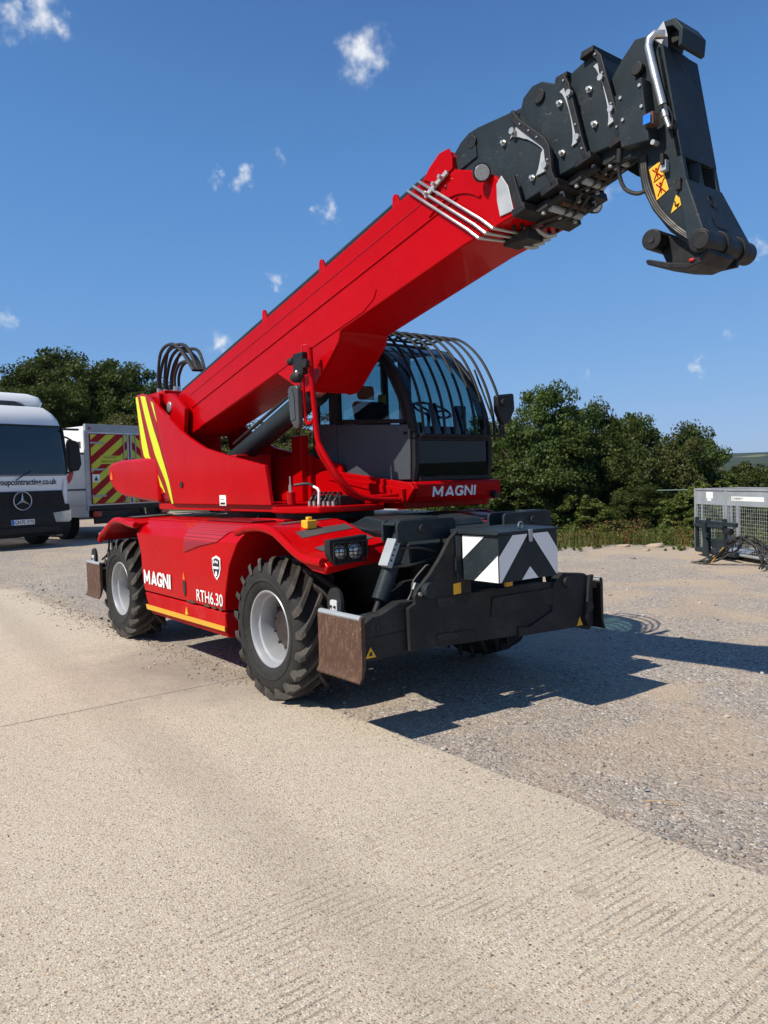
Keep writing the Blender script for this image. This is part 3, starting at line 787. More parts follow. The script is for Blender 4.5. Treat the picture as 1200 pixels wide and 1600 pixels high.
bush('green bush seen through the mesh cage', -2.6, 13.6, 1.2, 1.2, CROWN_LIGHT, 1.2)
bush('green bush behind the cage at the right edge', -1.0, 14.0, 1.3, 1.2, CROWNS[1], 4.2)

def scatter_plants(name, n, fn, leaf, mat, seed, hh, per):
    rs = np.random.default_rng(seed); P, N, T = [], [], []
    k = 0
    while k < n:
        x, y = fn(rs)
        if x is None: continue
        g = ground_z(x, y); h = hh*rs.uniform(0.3, 1.2); t0 = rs.uniform(0.1, 0.9)
        for j in range(per):
            a = rs.uniform(0, 6.28); r = rs.uniform(0, 0.55)*h
            P.append((x+math.cos(a)*r, y+math.sin(a)*r, g+rs.uniform(0.02, 1.0)*h)); N.append((math.cos(a)*.4, math.sin(a)*.4, 0.6)); T.append(t0)
        k += 1
    me = leaves_mesh(name, np.array(P), np.array(N), leaf, np.clip(np.array(T), 0, 1), mat, 2.2, rs)
    o = bpy.data.objects.new(name, me); COL.objects.link(o); return tag(o, kind='stuff')
def along(rs, s0, s1, t0, t1):
    s, t = rs.uniform(s0, s1), rs.uniform(t0, t1); d = Vector((EDGE_N.y, -EDGE_N.x))
    p = EDGE_P+EDGE_N*s+d*t
    if mnoise.noise((p.x*0.8, p.y*0.8, 5.0))+0.25*s < 0.0: return None, None
    return p.x, p.y
scatter_plants('weeds', 300, lambda rs: along(rs, 0.8, 3.2, -9, 6), 0.034, 'leaf_light', 5, 0.40, 75)
scatter_plants('low_weeds', 150, lambda rs: along(rs, -0.4, 0.9, -7, 6), 0.024, 'leaf_light', 6, 0.11, 36)
scatter_plants('dry_dock_plants', 40, lambda rs: along(rs, 1.0, 2.4, -5.0, 1.2), 0.024, 'leaf_dry', 8, 0.5, 70)
scatter_plants('grass_tufts', 5, lambda rs: (rs.uniform(-5.2, -3.9), rs.uniform(-1.15, -0.95)), 0.014, 'leaf_light', 9, 0.035, 50)

def blades(name, n, fn, hh, mat, seed, width):
    rs = np.random.default_rng(seed); V, F, T = [], [], []
    k = 0
    while k < n:
        x, y = fn(rs)
        if x is None: continue
        t0 = rs.uniform(0, 1); h0 = hh*rs.uniform(0.4, 1.25)
        for j in range(rs.integers(8, 18)):
            bx, by = x+rs.normal(0, .07), y+rs.normal(0, .07); g = ground_z(bx, by)-.01
            a = rs.uniform(0, 6.28); h = h0*rs.uniform(0.5, 1.1); l = h*rs.uniform(0.1, 0.5); w = width*rs.uniform(.6, 1.3)
            c, s = math.cos(a), math.sin(a); o = len(V)
            V += [(bx-s*w, by+c*w, g), (bx+s*w, by-c*w, g), (bx+c*l*.4+s*w*.7, by+s*l*.4-c*w*.7, g+h*.6), (bx+c*l*.4-s*w*.7, by+s*l*.4+c*w*.7, g+h*.6), (bx+c*l, by+s*l, g+h)]
            F += [(o, o+1, o+2, o+3), (o+3, o+2, o+4)]; T += [t0]*5
        k += 1
    me = bpy.data.meshes.new(name); me.from_pydata(V, [], F)
    at = me.attributes.new('tint', 'FLOAT', 'POINT'); at.data.foreach_set('value', np.array(T, dtype=np.float32)); me.materials.append(MAT[mat])
    o = bpy.data.objects.new(name, me); COL.objects.link(o); return tag(o, kind='stuff')
MAT['grass'] = leaf_mat('rough_grass', (0.055, 0.085, 0.018), (0.20, 0.20, 0.07))
blades('rough_grass', 900, lambda rs: along(rs, 0.5, 3.4, -9, 7), 0.34, 'grass', 21, 0.006)
blades('dry_grass', 90, lambda rs: along(rs, 0.2, 2.2, -8, 7), 0.42, 'leaf_dry', 22, 0.004)
# rubble on the edge of the bank
def rubble(label, x, y, sx, sy, sz_, rz, mat):
    rs = random.Random(int(x*100)); q = [stone_field('rubble_block', [(0, 0, 0)], np.array([0.5]), mat, None)]
    q[0].scale = (sx, sy, sz_*1.3); q[0].location = (x, y, ground_z(x, y)+sz_*0.12); q[0].rotation_euler.z = rz
    return tag(q[0], label, 'rubble', 'rubble on the bank')
    V = [(sx*(a+rs.uniform(-.12, .12)), sy*(b+rs.uniform(-.12, .12)), sz_*(c+rs.uniform(-.12, .12))) for a in (-.5, .5) for b in (-.5, .5) for c in (-.3, .7)]
    m.add(V, [(0,1,3,2),(4,6,7,5),(0,4,5,1),(2,3,7,6),(0,2,6,4),(1,5,7,3)])
    o = m.build('rubble_block', mat, bevel=0.02); o.location = (x, y, ground_z(x, y)+sz_*0.25); o.rotation_euler.z = rz
    tag(o, label, 'rubble', 'rubble on the bank')
MAT['rubble'] = paint('pale_rubble', (0.36, 0.28, 0.21), 0.9, 0.0, 0.4, bump=0.8)
rubble('long pale stone block on the bank left of the cage', -4.9, 10.3, 0.42, 0.22, 0.12, 0.5, 'rubble')
rubble('larger sandy block next to the long pale block', -4.35, 10.65, 0.55, 0.34, 0.2, 0.35, 'rubble')
rubble('small stone block lying in front of the sandy block', -4.1, 9.95, 0.22, 0.18, 0.12, 1.0, 'rubble')
rubble('small dark stone alone on the gravel below the blocks', -3.7, 8.9, 0.16, 0.12, 0.09, 0.2, 'bluestone')

# far hills ----------------------------------------------------------------
def hill_mat():
    t = NT('wooded_hill'); t.P = t.new('NewGeometry').outputs['Position']
    c = t.mix(t.rng(t.noise(0.008, 6, 0.7), 0.4, 0.6), (0.020, 0.038, 0.018), (0.042, 0.060, 0.028))
    c = t.mix(t.rng(t.noise(0.0035, 3, 0.5), 0.66, 0.69), c, (0.16, 0.16, 0.075))
    t.p(Base_Color=c, Roughness=1.0, Specular_IOR_Level=0.0); t.bump(t.noise(0.03, 5, 0.7), 1.0, 12.0); return t.m
MAT['hill'] = hill_mat()
m = MB(); n = 260; rings = []
for k, (d, hb, hn) in enumerate(((1500, -27, 0), (1750, -14, 6), (2100, 8, 10), (2600, 40, 10), (2950, 58, 8), (3300, 52, 8), (4200, -30, 0))):
    rg = []
    for j in range(n):
        a = 2*math.pi*j/n; rg.append((5+d*math.cos(a), -4+d*math.sin(a), hb+hn*(mnoise.noise((math.cos(a)*6, math.sin(a)*6, k*0.35))+0.5*mnoise.noise((math.cos(a)*21, math.sin(a)*21, k)))))
    rings.append(rg)
m.loft(rings, caps=False); tag(m.build('hills', 'hill', fix=False, angle=180), kind='structure')
# pale buildings in the valley, beyond the trees
def far_shed(label, ang_px, d, w, h, z):
    dv = (right*((ang_px-600)/1200)+fwd); dv.z = 0; dv.normalize(); p = Vector(CAM_LOC)+dv*d
    root = empty('farm_shed', (p.x, p.y, z)); root.rotation_euler.z = math.atan2(dv.y, dv.x)+math.pi/2
    tag(root, label, 'building', 'pale sheds in the valley')
    WORG[root.name] = Vector()
    box(-w/2, w/2, -9, 9, -6, h).build('wall', 'white', root)
    B().prism([(-9.5, h), (9.5, h), (0, h+5)], 'x', -w/2-.5, w/2+.5).build('roof', 'galvdull', root)
far_shed('long pale shed in the valley beyond the last dark tree', 1152, 1400, 46, 7, -20)
far_shed('smaller pale shed right of the long one below the hills', 1190, 1450, 30, 6, -19)

# ================================================================== the telehandler
TH = empty('telehandler', (-1.7, 0, 0))
tag(TH, 'red rotating telehandler with dark grey telescopic boom parked on the gravel', 'telehandler')

GLYPH = {   # strokes in a unit box, (width, [polylines])
 'M': (1.12, [[(.09,0),(.09,1)],[(.09,1),(.56,.22)],[(.56,.22),(1.03,1)],[(1.03,1),(1.03,0)]]),
 'A': (.95, [[(.06,0),(.475,1)],[(.475,1),(.89,0)],[(.22,.28),(.73,.28)]]),
 'G': (.98, [[(.87,.80),(.70,.92),(.50,.95),(.28,.87),(.13,.66),(.10,.46),(.17,.24),(.34,.09),(.54,.06),(.72,.11),(.86,.24)],[(.88,.44),(.55,.44)],[(.88,.48),(.88,.20)]]),
 'N': (.95, [[(.09,0),(.09,1)],[(.09,1),(.86,0)],[(.86,0),(.86,1)]]),
 'I': (.28, [[(.14,0),(.14,1)]])}
def magni(origin, xd, width, height, par, th, shear=0.0):
    """heavy block lettering; every letter a part"""
    yd = Vector((0,0,1)); nrm = xd.cross(yd); gaps = {'M': .30}
    tot = sum(GLYPH[c][0]+gaps.get(c,.12) for c in 'MAGNI')-.12; k = width/tot; x = 0; lift = 0
    for ch in 'MAGNI':
        w, strokes = GLYPH[ch]; m = MB()
        for st_ in strokes:
            for a, b in zip(st_, st_[1:]):
                A = Vector(((x+a[0])*k+shear*a[1]*height, a[1]*(height-.0))); C_ = Vector(((x+b[0])*k+shear*b[1]*height, b[1]*height))
                d = (C_-A).normalized(); n = Vector((-d.y, d.x))*th/2
                e = d*th*(.28 if len(st_) > 2 else 0); lift += 1
                q = [A-e+n, A-e-n, C_+e-n, C_+e+n]
                q = [Vector((p.x, min(height, max(0, p.y)))) for p in q]
                m.sheet([Vector(origin)+xd*p.x+yd*p.y+nrm*(.0002*lift) for p in q])
        m.build('letter', 'whitedecal', par, fix=False); x += w+gaps.get(ch,.12)

# ---- wheels
def make_wheel():
    w = empty('wheel', (0, 0, 0), None)
    m = MB()
    prof = [(.285,-.155),(.30,-.175),(.335,-.195),(.385,-.205),(.44,-.205),(.485,-.195),(.512,-.165),(.520,-.09),(.522,0),(.520,.09),(.512,.165),(.485,.195),(.44,.205),(.385,.205),(.335,.195),(.30,.175),(.285,.155)]
    m.lathe(prof, (0,0,0), 'y', 64, close=True)
    m.lathe([(.372,-.204),(.378,-.211),(.392,-.211),(.398,-.206)], (0,0,0), 'y', 64)
    ty = m.build('tyre', 'rubber', w, angle=50)
    # tread bars: two staggered sets of lugs that rise out of the casing
    NL = 19
    lg = MB()
    for side in (-1, 1):
        for k in range(NL):
            p0 = 2*math.pi*(k+(0.5 if side > 0 else 0))/NL
            rings = []
            for (y, r_top, r_bot, tw) in ((-.212,.470,.452,.080),(-.210,.528,.455,.088),(-.185,.553,.490,.092),(-.12,.556,.500,.084),(-.05,.557,.505,.076),(.018,.556,.505,.072)):
                ph = p0+(-y-.21)*-2.35*1.0
                ph = p0+(.21+y)*2.3
                hw = tw/2
                ring = []
                for rr, sgn in ((r_bot,-1.25),(r_top,-1),(r_top,1),(r_bot,1.25)):
                    an = ph+sgn*hw
                    ring.append((rr*math.cos(an), y if side < 0 else -y, rr*math.sin(an)))
                rings.append(ring)
            lg.loft(rings)
    lgo = lg.build('tread_lugs', 'lug', w, bevel=0.006, seg=1)
    lgo['label'] = 'worn chunky tread bars of the tyre'
    rim = MB()
    rim.lathe([(.286,-.150),(.300,-.168),(.303,-.175),(.297,-.182),(.286,-.178),(.276,-.160),(.268,-.125),(.250,-.115),(.240,-.08),(.236,.00),(.226,.055),(.205,.075),(.16,.08)], (0,0,0), 'y', 64)
    rim.lathe([(.286,.150),(.303,.175),(.286,.178),(.262,.12),(.236,.09),(.236,.0)], (0,0,0), 'y', 64)
    rim.build('rim', 'silver', w, angle=30, fix=False)
    hb = MB()
    hb.lathe([(.215,.072),(.198,.066),(.195,.02),(.180,-.012),(.165,-.030),(.150,-.034),(.0001,-.036)], (0,0,0), 'y', 40)
    hb.build('hub', 'hub', w, angle=30, fix=False)
    nt = MB()
    for k in range(10):
        a = 2*math.pi*k/10; nt.cyl((.165*math.cos(a), -.02, .165*math.sin(a)), (.165*math.cos(a), -.045, .165*math.sin(a)), .013, n=6)
    nt.build('wheel_nuts', 'hub', w)
    return w
wheel = make_wheel()
wheel.parent = TH
for i, (x, y) in enumerate(((0, -1.03), (-3.4, -1.03), (0, 1.03), (-3.4, 1.03))):
    o = wheel if i == 0 else copy_tree(wheel, TH)
    o.location = Vector((x, y, .556))-Vector((-1.7, 0, 0)); o.rotation_euler = (0, (0.3, 1.1, 0.7, 1.9)[i], 0 if y < 0 else math.pi)

# ---- chassis
m = MB(); m.box(-4.15, 1.0, -.48, .48, .52, 1.06); m.box(-3.9, .85, -.62, .62, .9, 1.22)
m.cyl((0,-.85,.556),(0,.85,.556),.12,n=20); m.cyl((-3.4,-.85,.556),(-3.4,.85,.556),.12,n=20)
m.ball((0,.1,.55),(.24,.26,.22)); m.ball((-3.4,.1,.55),(.24,.26,.22))
m.cyl((-3.2,0,.5),(-.2,0,.5),.06); m.box(-2.4,-.8,-.95,.95,.42,.6)
for x in (0,-3.4):
    for s in (-1,1):
        m.box(x-.12,x+.12,s*.55,s*.80,.42,.72); m.cyl((x+.28,s*.2,.62),(x+.28,s*.82,.6),.035,n=10)
m.build('chassis_frame', 'black', TH, bevel=.01)

# side pods: rows (z, y, x rear, x front)
def pod(sgn, rows, back_y, name, mat):
    m = MB(); out = []
    for z, y, xa, xb in rows:
        out.append([(xa, sgn*-y if sgn > 0 else y, z), (xb, sgn*-y if sgn > 0 else y, z), (xb+.0, sgn*back_y if sgn > 0 else -back_y, z), (xa, sgn*back_y if sgn > 0 else -back_y, z)])
    m.loft(out)
    return m.build(name, mat, TH, bevel=.012, angle=25)
UP = [(.612,-1.222,-2.61,-.735),(.72,-1.225,-2.64,-.72),(.86,-1.225,-2.66,-.675),(1.01,-1.222,-2.68,-.62),(1.20,-1.215,-2.80,-.475),(1.275,-1.17,-2.82,-.425),(1.335,-1.06,-2.82,-.40)]
LO = [(.375,-1.185,-2.49,-.735),(.43,-1.215,-2.52,-.735),(.598,-1.222,-2.605,-.735)]
for s in (-1, 1):
    sp = pod(s, UP, .50, 'side_panel', 'red')
    sl = pod(s, LO, .62, 'sill_panel', 'red_dull')
    if s < 0: SP, SL = sp, sl
Y = -1.2305
magni((-2.585,Y,.692), Vector((1,0,0)), .715, .142, SP, .036)
text('model_lettering', 'RTH6.30', (-1.285,Y,.645), (1,0,0),(0,0,1), .535,.108,'whitedecal',SP,bold=.006)
cr = [(-.93,1.055),(-.89,1.065),(-.85,1.08),(-.81,1.07),(-.77,1.06),(-.772,.97),(-.80,.91),(-.85,.868),(-.90,.905),(-.928,.965)]
B().prism(cr,'y',-1.2295,-1.226).build('crest', 'whitedecal', SP)
sc_ = lambda k, dz=0: [(-.85+(x+.85)*k, .975+(z-.975)*k+dz) for x, z in cr]
B().prism(sc_(.80),'y',-1.2325,-1.2297).build('crest_field','navy',SP)
B().prism([(-.905,.985),(-.795,.985),(-.80,.965),(-.90,.965)],'y',-1.2345,-1.2327).build('crest_band','whitedecal',SP)
mm = MB()
for (x,z,w,h) in ((-.885,1.022,.02,.022),(-.852,1.026,.016,.018),(-.822,1.022,.02,.02)): mm.prism([(x-w/2,z-h/2),(x+w/2,z-h/2),(x+w/2,z+h/2),(x,z+h*.7),(x-w/2,z+h/2)],'y',-1.2345,-1.2327)
mm.prism([(-.865,.905),(-.835,.905),(-.832,.935),(-.85,.948),(-.868,.935)],'y',-1.2345,-1.2327)
mm.build('crest_figures','whitedecal',SP)
B().prism([(-2.578,.475),(-2.552,.425),(-.737,.438),(-.737,.480)],'y',-1.2285,-1.222).build('yellow_stripe','yellow_stripe',SL)
hole = B().prism([(-1.585,.80),(-1.525,.80),(-1.52,.72),(-1.545,.655),(-1.58,.70)],'y',-1.2315,-1.226); hole.build('slot_opening','blackdecal',SP)
B().prism([(-1.585,.815),(-1.535,.815),(-1.56,.885)],'y',-1.2315,-1.227).build('warning_triangle','orange',SP)
B().prism([(-1.56,.49),(-1.50,.49),(-1.53,.56)],'y',-1.2315,-1.2225).build('warning_triangle','yellow',SL)
# chipped paint along the lower seam
mm = MB()
for (x,w,h) in ((-1.42,.20,.02),(-1.08,.13,.025),(-.93,.10,.018),(-.80,.07,.03)):
    mm.prism([(x-w/2,.615),(x-w*.2,.618+h*.7),(x+w*.25,.62+h),(x+w/2,.618),(x+w*.2,.61)],'y',-1.2305,-1.2255)
mm.build('paint_chips','rust',SP)['kind'] = 'stuff'
# perforated grille on the shoulder of the panel and on the deck behind it
B().add([(-1.545,-1.2285,1.07),(-1.20,-1.2275,1.145),(-.84,-1.2235,1.198),(-.70,-1.1770,1.278),(-.52,-1.062,1.3395),(-1.53,-1.062,1.3395),(-1.535,-1.1770,1.2785),(-1.54,-1.2215,1.200)],
        [(0,1,2,7),(7,2,3,6),(6,3,4,5)]).build('side_grille','perf',SP,fix=False)
# deck
m = MB(); m.box(-2.85,-.36,-1.05,1.05,1.33,1.352); m.build('deck','red',TH,bevel=.01)
m = MB(); m.box(-1.45,-.55,-1.03,-.42,1.356,1.368); m.build('deck_grille','darkred',TH,bevel=.004)
m = MB(); m.box(-1.0,-.42,-.8,-.2,1.352,1.372); 
DP = m.build('deck_cover','red_dull',TH,bevel=.006)
for x, y in ((-.95,-.75),(-.47,-.75),(-.95,-.3),(-.47,-.3)): B().cyl((x,y,1.372),(x,y,1.385),.018,n=8).build('bolt','black',DP)

# ---- fenders
def lift_in(x): return .012 if x < -2 else .015+.085*sst((x+.1)/.9)
def fender(prof, y0, y1, name='fender'):
    th = .028
    s = -1 if y0 < 0 else 1
    ye, yi = (y0, y1) if s < 0 else (y1, y0)
    ring = lambda y, k: [(x, y, z+k*lift_in(x)) for x, z in prof]+[(x, y, z-th+k*lift_in(x)) for x, z in prof[::-1]]
    f = B().loft([ring(ye, 0), ring(ye+(yi-ye)*.5, .6), ring(yi, 1)]).build(name,'red',TH,bevel=.006)
    B().tube(smooth_path([(x, ye, z-.02) for x, z in prof],3),.034,10).build('rolled_edge','red',f)
    return f
FP = [(-.40,1.315),(-.30,1.338),(-.21,1.355),(-.03,1.365),(.12,1.355),(.24,1.325),(.36,1.27),(.50,1.205),(.62,1.165),(.74,1.155),(.86,1.15)]
RP = [(-2.72,1.31),(-2.95,1.322),(-3.12,1.345),(-3.28,1.352),(-3.42,1.335),(-3.60,1.27),(-3.76,1.205),(-3.86,1.165),(-3.93,1.10)]
FR = fender(FP,-1.245,-.62); FL = fender(FP,.62,1.09); RR = fender(RP[::-1],-1.245,-.62); RL = fender(RP[::-1],.62,1.245)
# inner wheel-arch skins
for (x0,x1,s) in ((-.62,.72,-1),(-.62,.72,1),(-3.95,-2.8,-1),(-3.95,-2.8,1)):
    a,b = sorted((s*.60,s*.57)); box(x0,x1,a,b,.75,1.30).build('wheel_arch','black',TH)
# front nose under the fender lip
def nose(s):
    R_ = lambda y, k: [(x, y, z+(k if z > 1.1 else k*.6)) for x, z in [(.50,1.19),(.62,1.15),(.86,1.135),(.90,1.10),(.86,1.045),(.70,1.06),(.56,1.11)]]
    return B().loft([R_(s*(1.235 if s < 0 else 1.06),0),R_(s*.93,.055),R_(s*.60,.095)]).build('fender_nose','red',TH,bevel=.015)
NR, NL_ = nose(-1), nose(1)
def slope_z(x):
    for (a,za),(b,zb) in zip(FP,FP[1:]):
        if a <= x <= b: return za+(zb-za)*(x-a)/(b-a)
    return 1.15
# inner top of the front fenders rises to the deck; anti-slip strips run across
for s, F in ((-1,FR),(1,FL)):
    for x0,x1 in ((.02,.12),(.30,.40),(.56,.66)):
        y0,y1 = s*1.12,s*.66
        m = MB(); ym = s*.9325
        L0, L1 = lift_in(x0), lift_in(x1); z0_, z1_ = slope_z(x0)+.005, slope_z(x1)+.005
        m.loft([[(x0,y0,z0_+.24*L0),(x1,y0,z1_+.24*L1)],[(x0,ym,z0_+.6*L0),(x1,ym,z1_+.6*L1)],[(x0,y1,z0_+.949*L0),(x1,y1,z1_+.949*L1)]],caps=False,closed=False)
        m.build('anti_slip_strip','strip',F,fix=False)
for F, s in ((RR,-1),(RL,1)):
    x0,x1 = -3.30,-3.10
    B().add([(x0,s*1.12,1.364),(x1,s*1.12,1.357),(x1,s*.66,1.371),(x0,s*.66,1.376)],[(0,1,2,3)]).build('anti_slip_strip','strip',F,fix=False)
m = MB(); m.box(.22,.31,-1.02,-.93,1.33,1.395); m.box(.245,.285,-.995,-.955,1.395,1.42); m.build('yellow_lashing_eye','yellow',FR,bevel=.008)
# headlamp with guard
def headlamp(s):
    y0,y1 = (-1.22,-.90) if s < 0 else (1.02,.74)
    a,b = sorted((y0,y1))
    sh = [(a,1.19),(a+.02,1.13),(a+.07,1.105),(b-.06,1.12),(b,1.17),(b,1.305),(a,1.285)]
    h = B().prism(sh,'x',.84,.905).build('headlamp','plastic',TH,bevel=.008)
    for cy, r in ((a+.095,.052),(b-.105,.062)):
        B().lathe([(.0001,.012),(r*.6,.008),(r,-.006),(r,-.02)],(.908,cy,1.195),'x',24).build('lens','lens',h,fix=False)
        B().lathe([(r,.0),(r*1.12,.010),(r*1.2,-.004)],(.905,cy,1.195),'x',24).build('lamp_bezel','black',h,fix=False)
    g = MB()
    for i in range(8):
        yy = a+.03+i*(b-a-.05)/7; g.tube([(.925,yy,1.125),(.930,yy,1.265)],.0030,4)
    for i in range(5):
        zz = 1.14+i*.028; g.tube([(.926,a+.02,zz),(.928,b-.02,zz)],.0030,4)
    g.tube([(.925,a+.02,1.125),(.925,b-.02,1.125),(.93,b-.015,1.265),(.93,a+.02,1.265),(.925,a+.02,1.125)],.004,5)
    g.build('lamp_guard','black',h)
    return h
headlamp(-1); headlamp(1)

# ---- front hood between the fenders
m = MB()
m.prism([(.0,1.22),(.0,1.33),(.25,1.345),(.80,1.27),(1.02,1.20),(1.02,1.06),(.0,1.06)],'y',-.60,.62)
HOOD = m.build('front_hood','grey',TH,bevel=.012)
m = MB(); m.prism([(.05,1.33),(.22,1.39),(.62,1.345),(.66,1.29)],'y',-.42,.50); m.build('hood_cover','grey',HOOD,bevel=.012)
m = MB(); m.box(.80,1.22,-.30,.40,1.20,1.232); m.build('step_plate','grey_dull',HOOD,bevel=.005)

# ---- stabiliser frames (front and rear built alike)
def stab_frame(xf, d, front=True):
    """xf: x of the outer plate; d: +1 outward to the front, -1 to the rear"""
    def X(a): return xf+d*a
    def pr(poly, a, b): 
        q = sorted((X(a),X(b))); return B().prism(poly,'x',q[0],q[1])
    G = 'grey_dull'
    fr = pr([(-.86,.53),(.23,.48),(.60,.60),(.62,.84),(.40,.86),(-.28,.86),(-.29,1.20 if not front else 1.305),(-.40,1.20 if not front else 1.31),(-.47,1.26 if front else 1.15),(-.56,1.14 if front else 1.05),(-.66,1.03),(-.785,.93),(-.805,.89),(-.80,.845),(-.86,.82)],0,.035).build('stabiliser_frame',G,TH,bevel=.006)
    pr([(-.62,.56),(-.28,.545),(-.26,.575),(-.34,.60),(-.62,.61)],.035,.043).build('raised_rib',G,fr,bevel=.003)
    pr([(-.10,.66),(.45,.69),(.58,.66),(.60,.80),(-.08,.80)],.035,.047).build('raised_panel',G,fr,bevel=.004)
    pr([(-.62,.86),(-.30,.86),(-.30,.80),(-.60,.79)],.035,.041).build('weld_plate',G,fr,bevel=.003)
    back = pr([(-.86,.53),(.86,.53),(.86,.84),(.62,.95),(-.62,.95),(-.86,.84)],-.34,-.29).build('stabiliser_back_plate',G,TH,bevel=.006)
    for s in (-1,1):
        if s < 0: poly = [(-1.245,.505),(-1.245,.735),(-1.13,.795),(-1.06,.80),(-.90,.862),(-.45,.85),(-.45,.52)]; a,b = -.10,-.006
        else: poly = [(.18,.475),(.86,.45),(1.02,.405),(1.07,.45),(1.08,.74),(1.02,.85),(.97,.875),(.70,.905),(.585,.83),(.57,.62),(.30,.535),(.18,.55)]; a,b = -.02,.050
        arm = pr(poly,a,b).build('stabiliser_arm',G,TH,bevel=.008)
        if s < 0:
            pr([(-1.245,.655),(-.86,.67),(-.86,.66),(-1.245,.643)],b,b+.004).build('arm_seam','black',arm)
            pr([(-1.10,.735),(-1.07,.735),(-1.07,.695),(-1.10,.695)],b,b+.012).build('arm_boss','black',arm,bevel=.004)
            pr([(-1.20,.53),(-1.115,.53),(-1.16,.60)],b,b+.003).build('warning_triangle','yellow',arm)
            pr([(-1.175,.543),(-1.145,.543),(-1.15,.572),(-1.165,.565)],b+.003,b+.0045).build('warning_symbol','blackdecal',arm)
            # box section behind the outer skin
            q = sorted((X(-.30),X(-.10))); box(q[0],q[1],-1.24,-.45,.50,.74).build('arm_box',G,arm,bevel=.008)
            q = sorted((X(-.32),X(-.08))); B().prism([(-1.2,.74),(-.85,.77),(-.62,.78),(-.62,.765),(-1.2,.725)],'x',q[0],q[1]).build('arm_top_plate','grey',arm,bevel=.004)
        else:
            pr([(.86,.46),(.93,.46),(.895,.53)],b,b+.003).build('warning_triangle','yellow',arm)
            B().cyl((X(b),.74,.83),(X(b+.03),.74,.83),.045,n=18).build('pivot_pin','black',arm,bevel=.004)
            B().cyl((X(b),1.005,.60),(X(b+.03),1.005,.60),.04,n=18).build('foot_pin','black',arm,bevel=.004)
            pr([(.93,.50),(.97,.44),(1.03,.80),(1.05,.86),(1.0,.86)],b,b+.035).build('foot_bracket',G,arm,bevel=.008)
            q = sorted((X(-.30),X(-.02))); box(q[0],q[1],.2,1.07,.50,.74).build('arm_box',G,arm,bevel=.008)
        # foot plate, folded up on the outside
        yo, yi = (s*1.272, s*1.305) if s < 0 else (1.115, 1.142)
        x0,x1 = sorted((X(-.40),X(.10)))
        prof = [(yi-s*.006,.822),(yi,.80),(yi,.50),(yi+s*.006,.445),(yi+s*.024,.415),(yi+s*.018,.402),(yi-s*.008,.43),(yo,.50),(yo,.80),(yo-s*.004,.828)]
        ft = B().prism(prof,'x',x0,x1).build('stabiliser_foot','rust' if s < 0 else 'black',TH,bevel=.004)
        if s < 0: ft['label'] = 'rusty steel stabiliser foot plate'
        B().tube([(x0+.012,(yo+yi)/2,.812),(x1-.012,(yo+yi)/2,.812)],.020,8).build('worn_edge','galvdull',ft)
        lug = [(x0+.04+i*.0,.0) for i in range(0)]
        if s > 0: continue
        lp = [(x0+.05,.80),(x0+.05,.90)]+arc(x0+.13,.90,.075,170,10,6)+[(x0+.21,.90),(x0+.21,.80)]
        B().prism(lp,'y',s*1.255,s*1.225).build('foot_lug',G,ft,bevel=.004)
        B().prism([(x0+.10,.81),(x0+.18,.81),(x0+.18,.885),(x0+.165,.895),(x0+.115,.895),(x0+.10,.885)],'y',s*1.268,s*1.256).build('lug_plate','greywhite',ft,bevel=.003)
        for xx in (x0+.118,x0+.162): B().cyl((xx,s*1.268,.85),(xx,s*1.278,.85),.009,n=8).build('bolt','black',ft)
    # pivot pin on the sloping plate
    pp = B().cyl((X(.035),-.70,.925),(X(.09),-.70,.925),.055,n=20).build('pivot_pin','grey',fr,bevel=.006)
    B().cyl((X(.035),-.765,.905),(X(.055),-.765,.905),.014,n=8).build('pin_bolt','steel',fr)
    if not front: return fr
    pr([(-.455,.865),(-.385,.868),(-.385,.945),(-.455,.94)],.035,.039).build('yellow_label','yellow',fr)
    pr([(.03,.87),(.10,.87),(.10,.93),(.065,.945),(.03,.93)],.05,.08).build('tow_eye','yellow_stripe',fr,bevel=.006)
    # cylinder brackets
    for side, y0, flip in ((0,-.62,1),(1,.52,-1)):
        for a in (-.26,-.10):
            pl = [(-.30,1.25),(-.30,1.355)]+arc(-.26,1.36,.04,180,90,4)+[(.19,1.40)]+arc(.20,1.36,.04,90,0,4)+[(.24,1.27),(.16,1.25)]
            pl = [(y0+flip*(q+.08),z) for q,z in pl]
            k = pr(pl,a-.012,a+.012).build('cylinder_bracket','grey',TH,bevel=.005)
            B().cyl((X(a+.012),y0+flip*.0,1.335),(X(a+.03),y0+flip*.0,1.335),.032,n=18).build('pin','grey_dull',k,bevel=.004)
            pr([(y0+flip*.10,1.325),(y0+flip*.20,1.33),(y0+flip*.205,1.355),(y0+flip*.11,1.37),(y0+flip*.09,1.35)],a+.012,a+.0135).build('slot','blackdecal',k)
        br = pr([(y0-flip*.22,1.365),(y0-flip*.22,1.38),(y0-flip*.16,1.405),(y0+flip*.04,1.405),(y0+flip*.04,1.39)],-.24,-.12).build('bracket_top','grey',TH,bevel=.005)
        xc = X(-.18)
        cy = B().cyl((xc,y0-flip*.09,1.335),(xc,y0-flip*.32,.86),.058,n=24).build('stabiliser_cylinder','grey',TH,bevel=.006)
        B().cyl((xc,y0-flip*.085,1.345),(xc,y0-flip*.115,1.285),.064,n=24).build('cylinder_head','grey',cy,bevel=.004)
        B().cyl((xc,y0-flip*.32,.86),(xc,y0-flip*.36,.78),.026,n=16).build('piston_rod','black',cy)
        rot = Matrix.Rotation(R(-26*flip),3,'X')
        B().obox((xc+.03,y0-flip*.245,1.18),(.10,.05,.20),rot).build('valve_block','galvdull',cy,bevel=.005)
        nb = MB()
        for j in range(4): nb.cyl((xc+.075,y0-flip*(.225+.015*j),1.24-.035*j),(xc+.082,y0-flip*(.225+.015*j),1.24-.035*j),.008,n=8)
        nb.build('valve_ports','black',cy)
